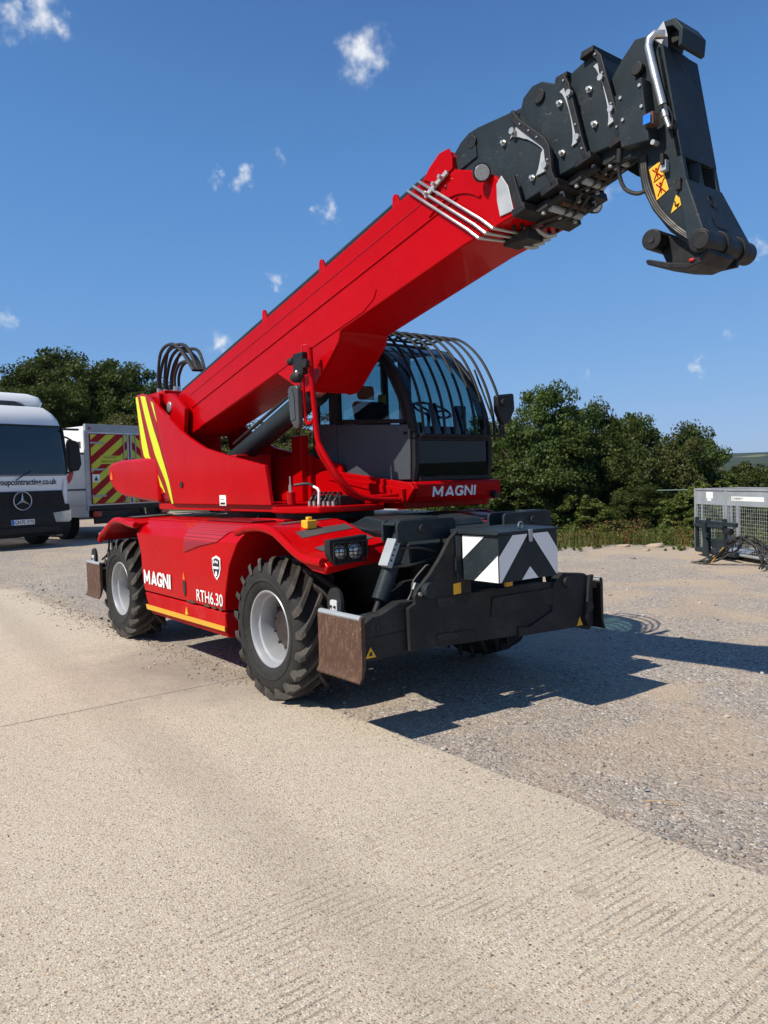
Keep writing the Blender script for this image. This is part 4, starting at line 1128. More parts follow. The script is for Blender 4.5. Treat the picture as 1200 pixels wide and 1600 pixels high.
        B().tube(smooth_path([(xc+.06,y0-flip*.20,1.21),(xc+.10,y0-flip*.05,1.205),(xc+.10,y0+flip*.12,1.16)]),.010,8).build('hydraulic_pipe','hose',cy)
        B().tube(smooth_path([(xc+.06,y0-flip*.27,1.09),(xc+.10,y0-flip*.12,1.09),(xc+.10,y0+flip*.1,1.12)]),.010,8).build('hydraulic_pipe','hose',cy)
        for j in range(4):
            B().tube(smooth_path([(xc+.10+.012*j,y0+flip*(.05-.02*j),1.08),(xc+.11,y0-flip*(.06+.015*j),.98),(xc+.12,y0-flip*(.10+.012*j),.90),(xc+.11,y0-flip*(.14+.02*j),.82),(xc+.08,y0-flip*(.24+.02*j),.775)]),.009,7).build('hydraulic_hose','hose',cy)
        B().obox((xc+.125,y0-flip*.09,.935),(.025,.07,.05),rot).build('hose_clamp','galv',cy,bevel=.003)
    return fr
SF = stab_frame(1.26, 1, True)
stab_frame(-4.22, -1, False)
# rear stabiliser hose loop + rear bracket by the plate
B().tube(smooth_path([(-3.92,-1.12,1.1),(-3.95,-1.10,.98),(-4.02,-1.08,.88),(-4.2,-1.12,.86)]),.012,7).build('hydraulic_hose','hose',TH)
B().tube(smooth_path([(-3.88,-1.16,1.1),(-3.90,-1.16,.98),(-3.98,-1.16,.90),(-4.1,-1.18,.84)]),.012,7).build('hydraulic_hose','hose',TH)
B().tube([(-3.99,-1.22,1.15),(-4.03,-1.22,1.15),(-4.03,-1.05,1.15),(-3.99,-1.05,1.15)],.012,7).build('rear_lamp_guard','galv',TH)

# ---- chevron toolbox on the front frame
bx0,bx1,by0,by1,bz0,bz1 = 1.315,1.66,-.375,.222,.965,1.285
TB = B().box(bx0,bx1,by0,by1,bz0,bz1).build('toolbox','grey',TH,bevel=.004)
B().prism([(bx0-.10,1.287),(bx1+.012,1.287),(bx1+.012,1.307),(bx0-.10,1.318)],'y',by0-.022,by1+.02).build('toolbox_lid','grey',TB,bevel=.004)
yl = by0-.003
def on_left(poly): return B().add([(bx0+u*(bx1-bx0),yl,bz0+v*(bz1-bz0)) for u,v in poly],[tuple(range(len(poly)))])
def on_front(poly): return B().add([(bx1+.003,by0+u*(by1-by0),bz0+v*(bz1-bz0)) for u,v in poly],[tuple(range(len(poly)))])
on_left([(.01,.97),(.63,.97),(.01,.46)]).build('reflective_chevron','whitedecal',TB,fix=False)
on_left([(.33,.01),(.99,.01),(.99,.58)]).build('reflective_chevron','whitedecal',TB,fix=False)
on_front([(.004,.01),(.035,.01),(.475,.97),(.47,.985),(.23,.985),(.004,.55)]).build('reflective_chevron','whitedecal',TB,fix=False)
on_front([(.37,.01),(.65,.01),(.51,.28)]).build('reflective_chevron','whitedecal',TB,fix=False)
on_front([(.575,.985),(.83,.985),(.996,.60),(.996,.03),(.965,.045),(.55,.965)]).build('reflective_chevron','whitedecal',TB,fix=False)
ymid = by0+.515*(by1-by0)
B().prism([(ymid-.02,1.31),(ymid+.02,1.31),(ymid+.016,1.225),(ymid-.014,1.225)],'x',bx1+.004,bx1+.016).build('latch','galv',TB,bevel=.003)
B().lathe([(.022,-.006),(.030,0),(.022,.006)],(1.58,ymid,1.335),'x',16,True).build('lid_ring','steel',TB)
B().box(1.296,1.312,by0-.05,by0-.008,.965,1.275).build('side_latch_bar','grey',TB,bevel=.003)
B().cyl((1.303,by0-.055,1.13),(1.303,by0-.055,1.03),.012,n=8).build('latch_handle','black',TB)
# low bracket on the other side of the hood
m = MB(); m.prism([(.28,1.22),(.28,1.34),(.36,1.39),(.66,1.395),(.82,1.28),(.82,1.22)],'x',.92,.98); m.build('boom_rest_bracket','grey',TH,bevel=.01)
m = MB(); m.prism([(.62,1.22),(.62,1.345),(.70,1.375),(.95,1.37),(.98,1.22)],'x',.60,.66); m.build('boom_rest_bracket','grey',TH,bevel=.01)

# ---- turret
T = 'red'
SIDE = [(-3.23,2.645),(-3.05,2.555),(-2.80,2.42),(-2.55,2.29),(-2.33,2.195),(-2.12,2.12),(-1.92,2.055),(-1.4,1.955),(-.71,1.842),(-.625,1.492),(-2.76,1.495),(-2.95,1.99)]
TP = B().prism(SIDE,'y',-.80,-.762).build('turret_side_plate','red',TH,bevel=.006)
B().prism([(-3.2,2.645),(-2.33,2.195),(-1.92,2.055),(-.71,1.842),(-.625,1.492),(-2.76,1.495)],'y',.0,.035).build('turret_side_plate','red',TH,bevel=.006)
# angled rear corner with reflective tape
def E0(v): return Vector((-2.762-.47*v, -.80, 1.495+1.15*v))
E1P = [(0,(-3.26,1.51)),(.15,(-3.50,1.69)),(.35,(-3.84,1.95)),(.47,(-3.97,2.07)),(1,(-4.06,2.80))]
def lin(tab, v):
    for (a, p), (b, q) in zip(tab, tab[1:]):
        if v <= b: 
            t = (v-a)/(b-a); return tuple(pi+(qi-pi)*t for pi, qi in zip(p, q))
    return tab[-1][1]
def E1(v): x, z = lin(E1P, v); return Vector((x, -.70, z))
TOPX = lambda u: .055*math.sin(math.pi*min(1, max(0, u)))        # the top edge bulges upward
def cornerS(u, v, off=0.0):
    p = E1(v).lerp(E0(v), u); return Vector((p.x, p.y-off, p.z+TOPX(u)*v**4))
m = MB(); N_ = 20
front = [[cornerS(i/8, j/N_) for i in range(9)] for j in range(N_+1)]
m.loft(front, caps=False, closed=False)
RC = m.build('turret_rear_corner','redtape',TH,fix=False)
sm_ = RC.modifiers.new('thickness','SOLIDIFY'); sm_.thickness = .03; sm_.offset = -1
RC['label'] = 'dark red reflective rear corner of the turret with yellow stripes'
for tab, v0, v1 in (([(0,(.36,.50)),(.2,(.30,.50)),(.55,(.10,.36)),(1,(.0,.13))],.10,.985),([(0,(.76,.97)),(.2,(.78,.99)),(.55,(.60,.88)),(1,(.28,.56))],.0,.985),([(.8,(.97,.99)),(1,(.83,.97))],.8,.98)):
    A, Bv = [], []
    for j in range(25):
        v = v0+(v1-v0)*j/24; ua, ub = lin(tab, v); A.append(cornerS(ua, v, .004)); Bv.append(cornerS(ub, v, .004))
    B().loft([A, Bv], caps=False, closed=False).build('reflective_stripe','fluoro',RC,fix=False)
# turret floor, back wall, ring
m = MB(); m.box(-3.3,-.62,-.76,.30,1.43,1.495); m.build('turret_floor','red',TH,bevel=.006)
m = MB(); m.prism([(-4.0,-.66),(-3.2,-.745),(-3.2,.0),(-4.0,.0)],'z',1.6,2.74); m.build('turret_rear_box','red',TH,bevel=.01)
m = MB(); m.cyl((-1.7,0,1.352),(-1.7,0,1.432),.62,n=48); m.build('slew_ring','black',TH)
m = MB(); m.box(-2.9,-1.75,-.55,-.15,1.5,1.98); m.build('lift_cylinder_mount','red_dull',TH,bevel=.01)
B().cyl((-2.53,-.802,1.70),(-2.53,-.812,1.70),.035,n=18).build('plate_hole','blackdecal',TP)
B().add([(-1.63,-.803,1.485),(-1.49,-.803,1.485),(-1.49,-.803,1.585),(-1.63,-.803,1.585)],[(0,1,2,3)]).build('type_plate','whitedecal',TP,fix=False)
B().add([(-1.61,-.8045,1.495),(-1.51,-.8045,1.495),(-1.51,-.8045,1.515),(-1.61,-.8045,1.515)],[(0,1,2,3)]).build('type_plate_print','blackdecal',TP,fix=False)
B().add([(-1.61,-.8045,1.54),(-1.53,-.8045,1.54),(-1.53,-.8045,1.545),(-1.61,-.8045,1.545)],[(0,1,2,3)]).build('type_plate_print','blackdecal',TP,fix=False)
# counterweight: a rounded block behind
CW = B().prism([(-5.06,1.93),(-5.03,1.97),(-4.92,2.02),(-4.56,2.04),(-3.3,2.03),(-3.3,1.50),(-3.6,1.515),(-4.49,1.575),(-4.8,1.64),(-4.98,1.74),(-5.05,1.84)],'y',-.76,.72).build('counterweight','red',TH,bevel=.085,seg=6)
B().prism([(-4.93,1.80),(-4.85,1.80),(-4.89,1.91)],'y',-.772,-.755).build('warning_triangle','orange',CW)
# pivot cheeks and rear hoses
B().prism([(-3.30,2.74),(-2.98,2.72),(-2.80,2.64),(-2.62,2.52),(-2.68,2.24),(-2.94,2.37),(-3.14,2.60)],'y',-.695,-.64).build('boom_pivot_cheek','red',TH,bevel=.012)
B().prism([(-3.30,2.74),(-2.98,2.72),(-2.80,2.64),(-2.62,2.52),(-2.68,2.24),(-2.94,2.37),(-3.14,2.60)],'y',-.08,-.03).build('boom_pivot_cheek','red',TH,bevel=.012)
B().cyl((-3.02,-.71,2.57),(-3.02,0,2.57),.06,n=20).build('boom_pivot_pin','steel',TH,bevel=.006)
for k in range(6):
    dx, dy, dz = -.035*k, -.05+.045*k, .03*math.sin(k*2.1)
    q = (.96,.84,1.02,.88,.76,.93)[k]; dx += (.03,-.06,.05,-.02,.08,-.04)[k]
    B().tube(smooth_path([(-3.72+dx*.5,-.5+dy,2.86),(-3.70+dx*.4,-.5+dy,3.02),(-3.58,-.5+dy,2.86+.42*q),(-3.30,-.5+dy,2.88+.46*q+dz),(-3.02,-.5+dy,2.88+.36*q),(-2.72,-.5+dy*.6,2.95)],5),.019,8).build('hydraulic_hose','hose',TH)
    B().cyl((-3.72+dx*.5,-.5+dy,2.78),(-3.715+dx*.5,-.5+dy,2.86),.021,n=8).build('hose_fitting','steel',TH)
for k in range(2):
    B().tube(smooth_path([(-3.44,-.45+.05*k,2.84),(-3.43,-.45+.05*k,2.98),(-3.28,-.45+.05*k,3.10),(-3.02,-.45+.05*k,3.09),(-2.75,-.45+.05*k,2.98)],5),.018,8).build('hydraulic_hose','hose',TH)
    B().cyl((-3.44,-.45+.05*k,2.78),(-3.44,-.45+.05*k,2.86),.022,n=8).build('hose_fitting','steel',TH)
B().box(-3.85,-3.35,-.62,-.2,2.74,2.80).build('hose_manifold','red_dull',TH,bevel=.01)
# ---- boom
TH_B = math.atan(.222); CB, SB = math.cos(TH_B), math.sin(TH_B)
def bp(s, t): return (-2.78+s*CB-t*SB, 2.23+s*SB+t*CB)
def bpoly(pts): return [bp(*p) for p in pts]
def b3(s, t, y): x, z = bp(s, t); return (x, y, z)
def bprism(pts, y0, y1): return B().prism(bpoly(pts),'y',y0,y1)
BM = bprism([(0,0),(2.2,-.022),(4.5,-.05),(5.04,-.09),(5.0,.0),(4.94,.13),(4.86,.24),(4.74,.34),(4.56,.455),(4.57,.54),(4.54,.60),(4.48,.615),(4.40,.59),(4.30,.55),(3.2,.535),(-.10,.52),(-.16,.46),(.12,.25)],-.60,-.12).build('boom_base_section','red',TH,bevel=.012)
# doubler plates, seams and ribs on the side
bprism([(.35,.005),(3.40,-.018),(3.55,.02),(3.60,.075),(3.53,.115),(3.44,.125),(.35,.16)],-.606,-.601).build('side_doubler','red',BM,bevel=.003)
bprism([(.2,.405),(4.35,.405),(4.35,.412),(.2,.412)],-.6035,-.6005).build('side_seam','redtape',BM)
bprism([(.2,.258),(4.55,.258),(4.55,.268),(.2,.268)],-.609,-.6005).build('side_ridge','red',BM,bevel=.003)
rib = arc(4.42,-.10,.42,112,40,9); rib2 = arc(4.42,-.10,.405,112,40,9)
B().prism([bp(*q) for q in rib]+[bp(*q) for q in rib2[::-1]],'y',-.612,-.601).build('stiffener_rib','red',BM)
# red collar flare
bprism([(4.28,.54),(4.36,.585),(4.47,.62),(4.56,.60),(4.575,.53),(4.56,.46),(4.40,.44)],-.612,-.601).build('collar_flare','red',BM,bevel=.004)
# top conduit and lugs
B().tube([b3(-.05,.545,-.545),b3(2.4,.56,-.545),b3(4.4,.575,-.545)],.033,10).build('top_conduit','grey',BM)
B().tube([b3(-.05,.55,-.45),b3(4.3,.575,-.45)],.028,10).build('top_conduit','grey',BM)
for s in (1.95,2.95,3.95):
    lp = [(s-.05,.52),(s-.03,.60)]+[(s+.03*math.cos(R(a)),.60+.03*math.sin(R(a))) for a in (150,110,70,30)]+[(s+.03,.60),(s+.05,.52)]
    bprism(lp,-.59,-.57).build('lifting_lug','red',BM,bevel=.003)
# three bright pipes that wrap the side and run underneath
for k in range(3):
    o = .030*k
    path = [b3(4.13+o*2.0-.03,.57-.0*o,-.585),b3(4.13+o*2.0,.545,-.622),b3(4.60+o*2.1,.01,-.625),b3(4.66+o*2.1,-.075,-.61),b3(4.70+o*1.9,-.092,-.52),b3(4.74+o*1.6,-.10,-.34)]
    B().tube(path,.0095,8).build('hydraulic_pipe','steel',BM)
for k in range(4):
    B().tube(smooth_path([b3(4.76+.05*k,-.10,-.36),b3(4.79+.05*k,-.15,-.30),b3(4.83+.05*k,-.155,-.26)]),.014,8).build('pipe_elbow','galv',BM)
    B().cyl(b3(4.72+.05*k,-.10,-.42),b3(4.75+.05*k,-.10,-.35),.019,n=6).build('pipe_fitting','galvdull',BM)
B().box(*[v for p in zip((bp(4.70,-.12)[0],-.44,bp(4.70,-.125)[1]),(bp(4.92,-.1)[0],-.30,bp(4.70,-.06)[1])) for v in p]).build('pipe_block','black',BM,bevel=.006)
for (s,y) in ((4.86,-.50),(4.90,-.47),(4.90,-.22),(4.94,-.19)): B().cyl(b3(s,-.07,y),b3(s,-.105,y),.013,n=6).build('bolt','black',BM)
# front wear-pad frame of the base section
bprism([(4.96,-.10),(5.06,-.10),(5.06,-.055),(4.96,-.055)],-.62,-.10).build('collar_bottom','black',BM,bevel=.004)
bprism([(4.99,-.08),(5.05,-.08),(5.03,.13),(4.97,.13)],-.622,-.601).build('collar_side','black',BM,bevel=.004)
bprism([(4.86,-.04),(4.97,-.06),(4.965,.10),(4.93,.19),(4.88,.16),(4.86,.06)],-.611,-.603).build('collar_bracket','galv',BM,bevel=.004)
# work lamps
def work_lamp(c, d, r):
    c, d = Vector(c), Vector(d).normalized()
    h = B().tube([c-d*.05,c-d*.03,c,c+d*.012],[r*.6,r*.95,r,r],20).build('work_lamp','plastic',TH)
    B().tube([c+d*.0125,c+d*.016],[r*.86,r*.8],20).build('lens','lens',h)
    return h
work_lamp(b3(4.83,.255,-.66),(.9,-.55,-.25),.055)
work_lamp((2.26,-.07,3.33),(.95,-.2,-.25),.05)
# rod with bolts on the red flare
RD = B().obox(b3(4.40,.435,-.622),(.24,.02,.03),Matrix.Rotation(-R(22),3,'Y')).build('wear_pad_rod','galv',TH,bevel=.004)
for s in (-.09,.0,.07):
    p = Vector(b3(4.40,.435,-.622))+Vector((s*math.cos(R(22)),-.012,s*math.sin(R(22)))); B().cyl(p,p+Vector((0,-.025,0)),.014,n=6).build('bolt','steel',RD)

def section(poly, y0, y1, bolts, pins, collar, brackets, cap=True, under=None):
    S = bprism(poly,y0,y1).build('boom_inner_section','grey',TH,bevel=.008)
    for x, z in bolts:
        B().cyl((x,y0,z),(x,y0-.012,z),.019,n=8).cyl((x,y0-.012,z),(x,y0-.030,z),.011,n=6).build('bolt','steel',S)
    for x, z in pins:
        B().cyl((x,y0-.001,z),(x,y0-.016,z),.040,n=20).build('pin_cap','black',S,bevel=.004)
    for pl, ya, yb in collar: bprism(pl,ya,yb).build('collar_strip','black',S,bevel=.004)
    for pl, ya, yb in brackets: bprism(pl,ya,yb).build('collar_bracket','galv',S,bevel=.003)
    return S
def strip(path, w):
    """closed strip of width w along a (s,t) path"""
    out, inn = [], []
    for i, p in enumerate(path):
        a, b = path[max(i-1,0)], path[min(i+1,len(path)-1)]
        d = Vector((b[0]-a[0], b[1]-a[1])).normalized(); n = Vector((-d.y, d.x))
        out.append((p[0]+n.x*w/2, p[1]+n.y*w/2)); inn.append((p[0]-n.x*w/2, p[1]-n.y*w/2))
    return out+inn[::-1]
def crescent(path, strip_w, tip, waist, n=14):
    """galvanised wear-pad plate beside a collar strip: wide at both bolts, narrow between"""
    P = smooth_path([(p[0], 0, p[1]) for p in path], 6); P = [P[int(i*(len(P)-1)/n)] for i in range(n+1)]
    out, inn = [], []
    for i, p in enumerate(P):
        a, b = P[max(i-1,0)], P[min(i+1,n)]; d = (b-a).normalized(); nx, nz = -d.z, d.x
        if nx < 0: nx, nz = -nx, -nz
        u = i/n; w = waist+(tip-waist)*abs(2*u-1)**2.6
        out.append((p.x-nx*strip_w/2, p.z-nz*strip_w/2)); inn.append((p.x-nx*(strip_w/2+w), p.z-nz*(strip_w/2+w)))
    return out+inn[::-1]
# second section
c2 = [(5.065,.52),(5.09,.45),(5.17,.33),(5.245,.22),(5.262,.17),(5.245,.03),(5.26,-.065)]
S2 = section([(4.2,.0),(5.25,-.03),(5.24,.03),(5.255,.19),(5.09,.46),(5.07,.535),(4.78,.618),(4.70,.63),(4.62,.615),(4.54,.575),(4.46,.50),(4.2,.44)],-.56,-.16,
   [(1.98,3.69),(2.20,3.41)],[(1.71,3.79)],[(strip(c2,.042),-.585,-.561)],
   [(crescent([(5.10,.44),(5.17,.33),(5.245,.22),(5.262,.17),(5.245,.05)],.042,.085,.014),-.572,-.562)])
bprism([(4.50,.47),(4.60,.56),(4.70,.605),(4.745,.60),(4.75,.55),(4.74,.44),(4.50,.44)],-.572,-.561).build('pin_plate','grey',S2,bevel=.005)
for x, z in ((2.07,3.72),(2.31,3.44)): B().cyl((x,-.572,z),(x,-.60,z),.020,n=8).build('bolt','steel',S2)
for q in ((5.12,.41),(5.17,.335),(5.215,.265),(5.255,.1)): 
    p = b3(*q,-.585); B().cyl(p,(p[0],-.591,p[2]),.006,n=6).build('screw','steel',S2)
bprism([(5.16,-.075),(5.29,-.075),(5.29,-.03),(5.16,-.03)],-.585,-.13).build('collar_bottom','black',S2,bevel=.004)
bprism([(5.05,-.11),(5.24,-.11),(5.24,-.06),(5.05,-.05)],-.50,-.2).build('wear_pad_carrier','grey_dull',S2,bevel=.006)
bprism([(5.24,-.05),(5.28,-.05),(5.26,.40),(5.22,.40)],-.155,-.13).build('collar_strip','black',S2,bevel=.004)
# third section
c3 = [(5.42,.52),(5.435,.46),(5.44,.30),(5.445,.12),(5.455,.0)]
S3 = section([(4.9,.05),(5.44,.0),(5.44,.20),(5.425,.53),(5.35,.535),(5.27,.605),(5.20,.625),(5.12,.60),(5.06,.50),(4.9,.44)],-.51,-.21,
   [(2.37,3.78),(2.38,3.50)],[(2.22,3.88)],[(strip(c3,.036),-.532,-.511)],
   [(crescent([(5.43,.46),(5.44,.30),(5.445,.12)],.036,.045,.008),-.522,-.512)])
for x, z in ((2.45,3.80),(2.50,3.54)): B().cyl((x,-.522,z),(x,-.548,z),.018,n=8).build('bolt','steel',S3)
bprism([(5.38,-.015),(5.49,-.015),(5.49,.025),(5.38,.025)],-.53,-.19).build('collar_bottom','black',S3,bevel=.004)
bprism([(5.27,-.05),(5.42,-.05),(5.42,.0),(5.27,.0)],-.46,-.25).build('wear_pad_carrier','grey_dull',S3,bevel=.006)
# fourth section
c4 = [(5.61,.55),(5.635,.50),(5.645,.30),(5.655,.12),(5.65,.02)]
S4 = section([(5.2,.08),(5.64,.0),(5.64,.3),(5.62,.56),(5.45,.55),(5.2,.48)],-.465,-.255,
   [(2.54,3.80),(2.57,3.60)],[],[(strip(c4,.034),-.487,-.466)],
   [(crescent([(5.637,.48),(5.645,.30),(5.655,.12)],.034,.042,.008),-.478,-.467)])
for x, z in ((2.63,3.82),(2.69,3.63)): B().cyl((x,-.478,z),(x,-.502,z),.018,n=8).build('bolt','steel',S4)
bprism([(5.58,-.01),(5.69,-.01),(5.69,.03),(5.58,.03)],-.485,-.235).build('collar_bottom','black',S4,bevel=.004)

for (S, s0, s1, t0, ya, yb) in ((S2, 5.06, 5.28, -.085, -.55, -.18), (S3, 5.28, 5.48, -.03, -.50, -.23), (S4, 5.48, 5.66, -.015, -.45, -.27)):
    for k, y in enumerate((ya+.04, (ya+yb)/2, yb-.04)):
        B().cyl(b3(s1-.03, t0+.005, y), b3(s1-.03, t0-.028, y), .013, n=6).build('bolt','galvdull',S)
        B().cyl(b3(s0+.04, t0-.02, y), b3(s0+.04, t0-.05, y), .012, n=6).build('bolt','galvdull',S)
    B().cyl(b3(s0+.09, t0-.035, ya+.05), b3(s0+.09, t0-.035, yb-.05), .022, n=14).build('wear_roller','galvdull',S)
    B().cyl(b3(s0+.15, t0-.03, ya+.08), b3(s0+.15, t0-.03, yb-.08), .014, n=10).build('roller_shaft','rust',S)
    bprism([(s0, t0-.012), (s0+.20, t0-.012), (s0+.20, t0-.032), (s0+.02, t0-.032)], ya+.02, ya+.06).build('pad_holder','grey_dull',S,bevel=.003)
    bprism([(s0, t0-.012), (s0+.20, t0-.012), (s0+.20, t0-.032), (s0+.02, t0-.032)], yb-.06, yb-.02).build('pad_holder','grey_dull',S,bevel=.003)
    for y in ((ya+yb)/2-.04, (ya+yb)/2+.03):
        B().tube(smooth_path([b3(s0-.25, t0+.0, y), b3(s0-.05, t0-.03, y), b3(s0+.12, t0-.05, y+.02), b3(s1+.03, t0-.01, y)], 4), .010, 7).build('hydraulic_hose','hose',S)
# screws along the collars, shims on the top edges
for S, path, y in ((S3, c3, -.533), (S4, c4, -.488)):
    for k in range(1, 5):
        a_, b_ = path[k-1], path[k]; p = b3((a_[0]+b_[0])/2, (a_[1]+b_[1])/2, y); B().cyl(p, (p[0], y-.006, p[2]), .006, n=6).build('screw','steel',S)
for S, q in ((S2,(5.04,.575)),(S3,(5.39,.565)),(S4,(5.58,.585))):
    bprism([(q[0]-.05,q[1]-.03),(q[0]+.04,q[1]-.04),(q[0]+.05,q[1]-.012),(q[0]-.03,q[1]+.005)],-.50,-.22).build('top_pad','black',S,bevel=.004)
# ---- boom head
HD = B().prism([(2.40,3.55),(2.72,3.90),(2.80,3.965),(2.885,3.945),(2.955,3.86),(3.035,3.42),(3.085,3.13),(3.12,3.03),(3.185,2.88),(3.195,2.81),(3.12,2.79),(2.985,2.91),(2.885,3.05),(2.825,3.18),(2.795,3.36),(2.60,3.38)],'y',-.425,-.395).build('boom_head','grey',TH,bevel=.006)
B().prism([(2.40,3.55),(2.72,3.90),(2.80,3.965),(2.885,3.945),(2.955,3.86),(3.035,3.42),(3.085,3.13),(3.165,2.90),(3.09,2.83),(2.96,2.93),(2.87,3.06),(2.825,3.18),(2.795,3.36),(2.60,3.38)],'y',-.125,-.095).build('head_side_plate','grey',HD,bevel=.006)
B().prism([(2.45,3.45),(2.72,3.895),(2.80,3.955),(2.86,3.935),(2.86,3.45)],'y',-.392,-.128).build('head_tube','grey',HD,bevel=.004)
# front cover sheet down to the opening
B().add([(2.962,-.425,3.865),(2.962,-.095,3.865),(3.062,-.095,3.27),(3.062,-.425,3.27),(2.93,-.425,3.86),(2.93,-.095,3.86),(3.03,-.095,3.27),(3.03,-.425,3.27)],
   [(0,1,2,3),(7,6,5,4),(0,4,5,1),(3,2,6,7),(0,3,7,4),(1,5,6,2)]).build('head_front_cover','grey',HD,bevel=.003)
B().prism([(2.885,3.945),(2.955,3.862),(2.93,3.862),(2.87,3.93)],'y',-.392,-.128).build('head_top_cover','grey',HD)
B().cyl((2.99,-.26,3.35),(3.06,-.26,2.98),.05,n=20).build('tilt_cylinder','grey',HD,bevel=.004)
# lower casting and pin barrel
B().add([(3.086,-.43,3.15),(3.086,-.09,3.15),(3.175,.045,2.86),(3.195,-.455,2.845),(3.03,-.43,3.13),(3.03,-.09,3.13),(3.10,.045,2.82),(3.10,-.455,2.81)],
   [(0,1,2,3),(7,6,5,4),(0,4,5,1),(3,2,6,7),(0,3,7,4),(1,5,6,2)]).build('head_lower_casting','grey',HD,bevel=.01)
B().add([(3.152,-.31,2.965),(3.152,-.20,2.965),(3.172,-.195,2.905),(3.172,-.315,2.905)],[(0,1,2,3)]).build('casting_slot','blackdecal',HD,fix=False)
mm = MB(); 
for k in range(12): mm.tube([(3.118+.012*math.sin(k*.52),-.255+.028*math.cos(k*.52),3.056-.034*math.sin(k*.52)),(3.118+.012*math.sin((k+1)*.52),-.255+.028*math.cos((k+1)*.52),3.056-.034*math.sin((k+1)*.52))],.003,5)
mm.build('cast_mark','grey_dull',HD)
PB = B().cyl((3.175,-.475,2.808),(3.135,.06,2.83),.060,n=24).build('carriage_pin_barrel','black',HD,bevel=.008)
B().cyl((3.162,-.30,2.815),(3.160,-.26,2.817),.070,n=24).build('barrel_ring','black',PB.parent,bevel=.004)
B().cyl((3.149,-.11,2.822),(3.146,-.07,2.824),.070,n=24).build('barrel_ring','black',HD,bevel=.004)
B().cyl((3.20,-.476,2.80),(3.202,-.515,2.798),.044,n=24).build('pin_end','black',HD,bevel=.006)
# carriage below: cross tube, hook plate
CG = B().cyl((2.905,-.47,2.885),(2.86,-.02,2.90),.054,n=24).build('quick_carriage','black',TH,bevel=.006)
B().cyl((2.905,-.472,2.885),(2.905,-.474,2.885),.018,n=14).build('tube_bore','blackdecal',CG)
B().prism([(2.865,2.785),(2.875,2.762),(3.0,2.715),(3.10,2.69),(3.17,2.70),(3.215,2.74),(3.21,2.765),(3.16,2.735),(3.09,2.72),(3.0,2.745),(2.88,2.79)],'y',-.465,-.22).build('hook_plate','black',CG,bevel=.005)
for y in (-.36,-.10):
    B().prism([(2.87,2.90),(2.92,2.92),(3.10,2.85),(3.19,2.82),(3.17,2.73),(2.98,2.735),(2.93,2.77),(2.90,2.84)],'y',y-.012,y+.012).build('carriage_plate','black',CG,bevel=.004)
B().ball((3.13,-.47,2.725),(.016,.008,.008)).build('red_marker','redsign',CG)
# cover box on the head side, with its screws
CV = B().prism([(2.728,3.672),(2.893,3.706),(2.932,3.372),(2.765,3.392)],'y',-.515,-.426).build('head_cover_box','grey',HD,bevel=.005)
for x, z in ((2.885,3.665),(2.77,3.648),(2.895,3.555),(2.782,3.53)):
    B().cyl((x,-.515,z),(x,-.524,z),.009,n=8).build('screw','steel',HD)
B().cyl((2.945,-.505,3.36),(2.945,-.46,3.36),.013,n=8).build('screw','steel',HD)
B().cyl((2.83,-.426,3.79),(2.83,-.465,3.79),.034,n=22).build('pin_cap','black',HD,bevel=.005)
B().tube([(2.975,-.455,3.545),(2.93,-.455,3.73),(2.90,-.455,3.87),(2.905,-.452,3.905),(2.925,-.44,3.925),(2.955,-.40,3.925)],.021,14).build('steel_conduit','steel',HD)
B().cyl((2.978,-.455,3.53),(2.99,-.455,3.48),.018,n=10).cyl((2.99,-.455,3.48),(3.01,-.455,3.42),.013,n=10).build('conduit_coupling','steel',HD)
SB_ = B().box(2.915,2.965,-.525,-.47,3.44,3.505).build('sensor_box','rust',HD,bevel=.004); SB_['label'] = 'weathered brown sensor box with a blue face'
B().box(2.912,2.955,-.537,-.531,3.447,3.495).build('sensor_face','blue',HD,bevel=.004)
B().tube(smooth_path([(2.95,-.47,3.50),(3.0,-.475,3.53),(3.03,-.46,3.47),(3.02,-.45,3.41)]),.004,6).build('cable','hose',HD)
# camera hood on top
B().prism([(2.92,3.85),(2.875,3.92),(2.895,3.975),(2.94,4.01),(3.0,4.0),(3.045,3.93),(3.035,3.85),(3.012,3.845),(3.018,3.92),(2.985,3.965),(2.95,3.975),(2.925,3.955),(2.91,3.92),(2.95,3.86)],'y',-.37,-.15).build('camera_hood','grey',HD,bevel=.006)
B().prism([(2.92,3.84),(2.875,3.92),(2.895,3.975),(2.94,4.008),(2.96,3.93),(2.96,3.86)],'y',-.378,-.372).build('hood_side','galv',HD,bevel=.002)
B().box(2.95,3.0,-.33,-.25,3.90,3.955).build('camera_unit','black',HD,bevel=.005)
B().ball((3.002,-.29,3.93),.016).build('camera_lens','lens',HD)
# stickers on the head
def decal(poly, mat, name, y=-.4285, par=HD):
    return B().add([(x,y,z) for x,z in poly],[tuple(range(len(poly)))]).build(name,mat,par,fix=False)
decal([(2.873,3.262),(2.942,3.285),(2.985,3.125),(2.915,3.09)],'yellow','warning_sticker')
mm = MB()
for a,b in (((2.894,3.252),(2.945,3.205)),((2.937,3.268),(2.904,3.198)),((2.914,3.172),(2.967,3.118)),((2.957,3.188),(2.924,3.108)),((2.918,3.238),(2.924,3.205)),((2.938,3.16),(2.943,3.12)),((2.90,3.187),(2.955,3.206))):
    mm.tube([(a[0],-.4295,a[1]),(b[0],-.4295,b[1])],.0035,4)
for p in ((2.915,3.25),(2.937,3.17)): mm.cyl((p[0],-.429,p[1]),(p[0],-.4305,p[1]),.007,n=8)
mm.build('sticker_pictogram','redtape',HD)
decal([(3.025,3.085),(2.995,3.0),(3.072,3.035)],'yellow','warning_triangle')
